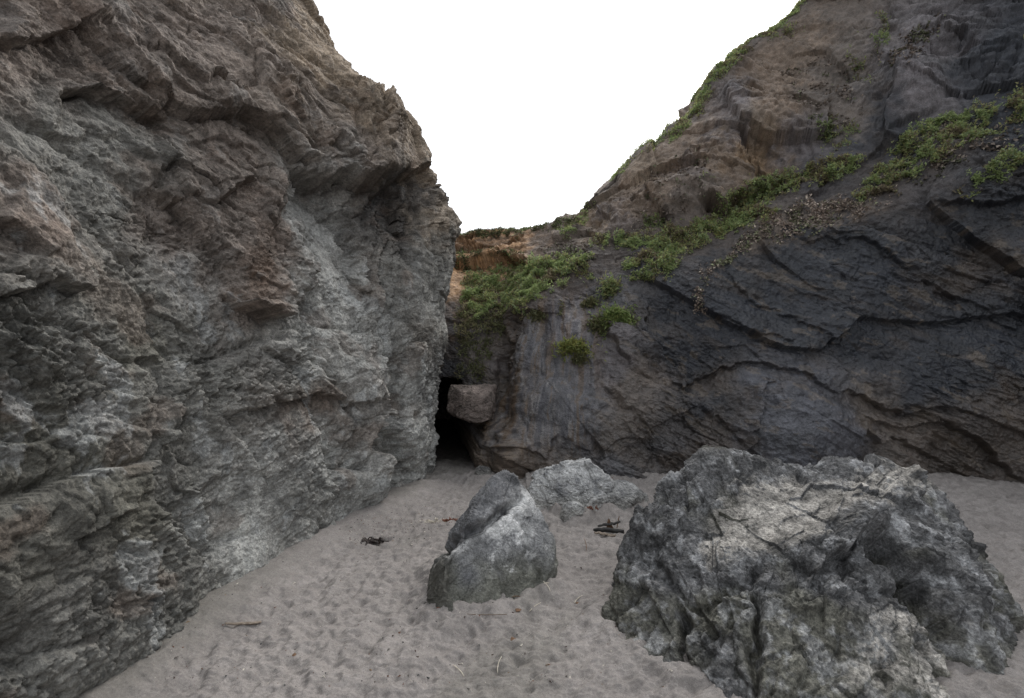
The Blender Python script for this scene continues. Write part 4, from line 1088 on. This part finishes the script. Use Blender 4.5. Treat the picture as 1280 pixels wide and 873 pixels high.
# scattered dead leaves and dark bits
def leaf_bit(px, py, size, mat, name, label, group, cat):
    c = on_sand(px, py, .004); n = 6
    a = np.linspace(0, 2 * math.pi, n, endpoint=False) + rng.random() * 6
    r = size * (.6 + .5 * rng.random(n))
    top = np.stack([np.cos(a) * r, .7 * np.sin(a) * r, .35 * size * rng.random(n)], 1); bot = top - (0, 0, .004)
    V = np.concatenate([top, bot, [[0, 0, .5 * size]], [[0, 0, .5 * size - .006]]])
    F = [(i, (i + 1) % n, 2 * n) for i in range(n)] + [(n + (i + 1) % n, n + i, 2 * n + 1) for i in range(n)] + [(n + i, n + (i + 1) % n, (i + 1) % n, i) for i in range(n)]
    o = poly_object(name, V, F, mat, smooth=False); o.location = c; return tag(o, label, cat, group)
for (px, py, sz, m, nm, lab) in [(648, 765, .028, M_RUST, 'dead_leaf', 'crumpled brown leaf below the right foot of the pointed boulder'), (641, 797, .026, M_RUST, 'dead_leaf', 'brown and white scrap on the near sand below the pointed boulder'),
                                (685, 832, .022, M_WOOD, 'dead_leaf', 'tan leaf on the nearest sand at the bottom of the photo'), (722, 750, .024, M_RUST, 'dead_leaf', 'brown leaf midway between the pointed and the large boulder'),
                                (732, 763, .018, M_CHAR, 'dead_leaf', 'blackened leaf close to the left foot of the large boulder'), (368, 818, .020, M_RUST, 'dead_leaf', 'brown leaf on the sand below the driftwood stick'),
                                (522, 764, .016, M_CHAR, 'dead_leaf', 'black scrap by the left foot of the pointed boulder')]:
    leaf_bit(px, py, sz, m, nm, lab, 'dead leaves on the sand', 'leaf')
# fine litter nobody could count: grit, shell and seaweed crumbs
def grit():
    n = 2600; px = rng.uniform(120, 1180, n); py = 600 + 260 * rng.random(n) ** 1.2
    band = rng.random(n) < .35
    px[band] = rng.normal(520, 60, band.sum()); py[band] = 655 + rng.normal(0, 10, band.sum()) + (px[band] - 520) * -.12
    Vs, Fs, cols = [], [], []; b = 0
    tet = np.array([(1, 0, 0), (-.5, .87, 0), (-.5, -.87, 0), (0, 0, .8)])
    pal = np.array([(.05, .03, .025), (.12, .06, .04), (.5, .46, .4), (.04, .04, .04), (.2, .14, .09), (.1, .09, .08)])
    for x, y in zip(px, py):
        c = ground(x, y)
        fx = np.interp(c[1], [2, 2.75, 3.69, 5.2, 6.5, 7.15], [-2.55, -2.48, -2.38, -1.86, -1.42, -1.27])
        if c[0] < fx + .1: continue
        c[2] = sand_z(c[0], c[1]); s = .004 + .009 * rng.random() ** 3
        a = rng.random() * 6; R = np.array([(math.cos(a), -math.sin(a), 0), (math.sin(a), math.cos(a), 0), (0, 0, 1)])
        Vs.append((tet * s * (rng.uniform(.6, 2.2), .8, .7)) @ R.T + c); Fs += [(b, b + 1, b + 3), (b + 1, b + 2, b + 3), (b + 2, b, b + 3)]
        cols.append(np.repeat(pal[rng.integers(0, 6)][None], 4, 0)); b += 4
    o = mesh_object('beach_debris', np.concatenate(Vs), Fs, M_DEAD, {'tint': np.concatenate(cols)}, smooth=False)
    tag(o, 'fine crumbs of shell, grit and seaweed strewn over the sand', 'beach debris', kind='stuff')
grit()
# rubble apron below the buttress
print('litter', time.time() - T0)

#SECTION light
# ------------------------------------------------------------------ light, sky, camera
world = bpy.data.worlds.new('World'); scene.world = world; world.use_nodes = True
nt = world.node_tree; bg = nt.nodes['Background']
SUN_EL, SUN_AZ = math.radians(48), math.radians(28)      # azimuth clockwise from +y
sky = nt.nodes.new('ShaderNodeTexSky'); sky.sky_type = 'NISHITA'; sky.sun_disc = False
sky.sun_elevation = SUN_EL; sky.sun_rotation = SUN_AZ; sky.dust_density = 6.0; sky.air_density = 1.0; sky.ozone_density = 1.0
hs = nt.nodes.new('ShaderNodeHueSaturation'); hs.inputs['Saturation'].default_value = 0.22       # overcast: the cloud layer takes the blue out
nt.links.new(sky.outputs['Color'], hs.inputs['Color'])
cl = nt.nodes.new('ShaderNodeMix'); cl.data_type = 'RGBA'; cl.inputs[0].default_value = 0.6; cl.inputs[7].default_value = (5.4, 5.6, 5.9, 1)   # even cloud layer
nt.links.new(hs.outputs['Color'], cl.inputs[6]); nt.links.new(cl.outputs[2], bg.inputs['Color'])
bg.inputs['Strength'].default_value = 0.15
sl = bpy.data.lights.new('sun', 'SUN'); sl.energy = 1.0; sl.angle = math.radians(35); sl.color = (1.0, 0.965, 0.92)
so = bpy.data.objects.new('sun', sl); COL.objects.link(so)
d = np.array([math.cos(SUN_EL) * math.sin(SUN_AZ), math.cos(SUN_EL) * math.cos(SUN_AZ), math.sin(SUN_EL)])
from mathutils import Vector
so.rotation_euler = Vector(d).to_track_quat('Z', 'Y').to_euler(); so.location = (0, 0, 20)
cam = bpy.data.cameras.new('camera'); cam.sensor_width = 36; cam.sensor_fit = 'HORIZONTAL'; cam.lens = FPX / 1280 * 36; cam.clip_start = .05; cam.clip_end = 3000
co = bpy.data.objects.new('camera', cam); COL.objects.link(co); co.location = (0, 0, EYE); co.rotation_euler = (math.pi / 2, 0, 0)
scene.camera = co
vs = scene.view_settings; vs.view_transform = 'Standard'; vs.look = 'None'; vs.gamma = 1; vs.use_curve_mapping = False; vs.exposure = 0.72
scene.render.engine = 'CYCLES'
scene.cycles.max_bounces = 6; scene.cycles.diffuse_bounces = 4; scene.cycles.glossy_bounces = 2
scene.cycles.use_denoising = True; scene.cycles.denoiser = 'OPENIMAGEDENOISE'; scene.cycles.denoising_input_passes = 'RGB_ALBEDO_NORMAL'; scene.cycles.denoising_prefilter = 'NONE'
print('script', time.time() - T0)
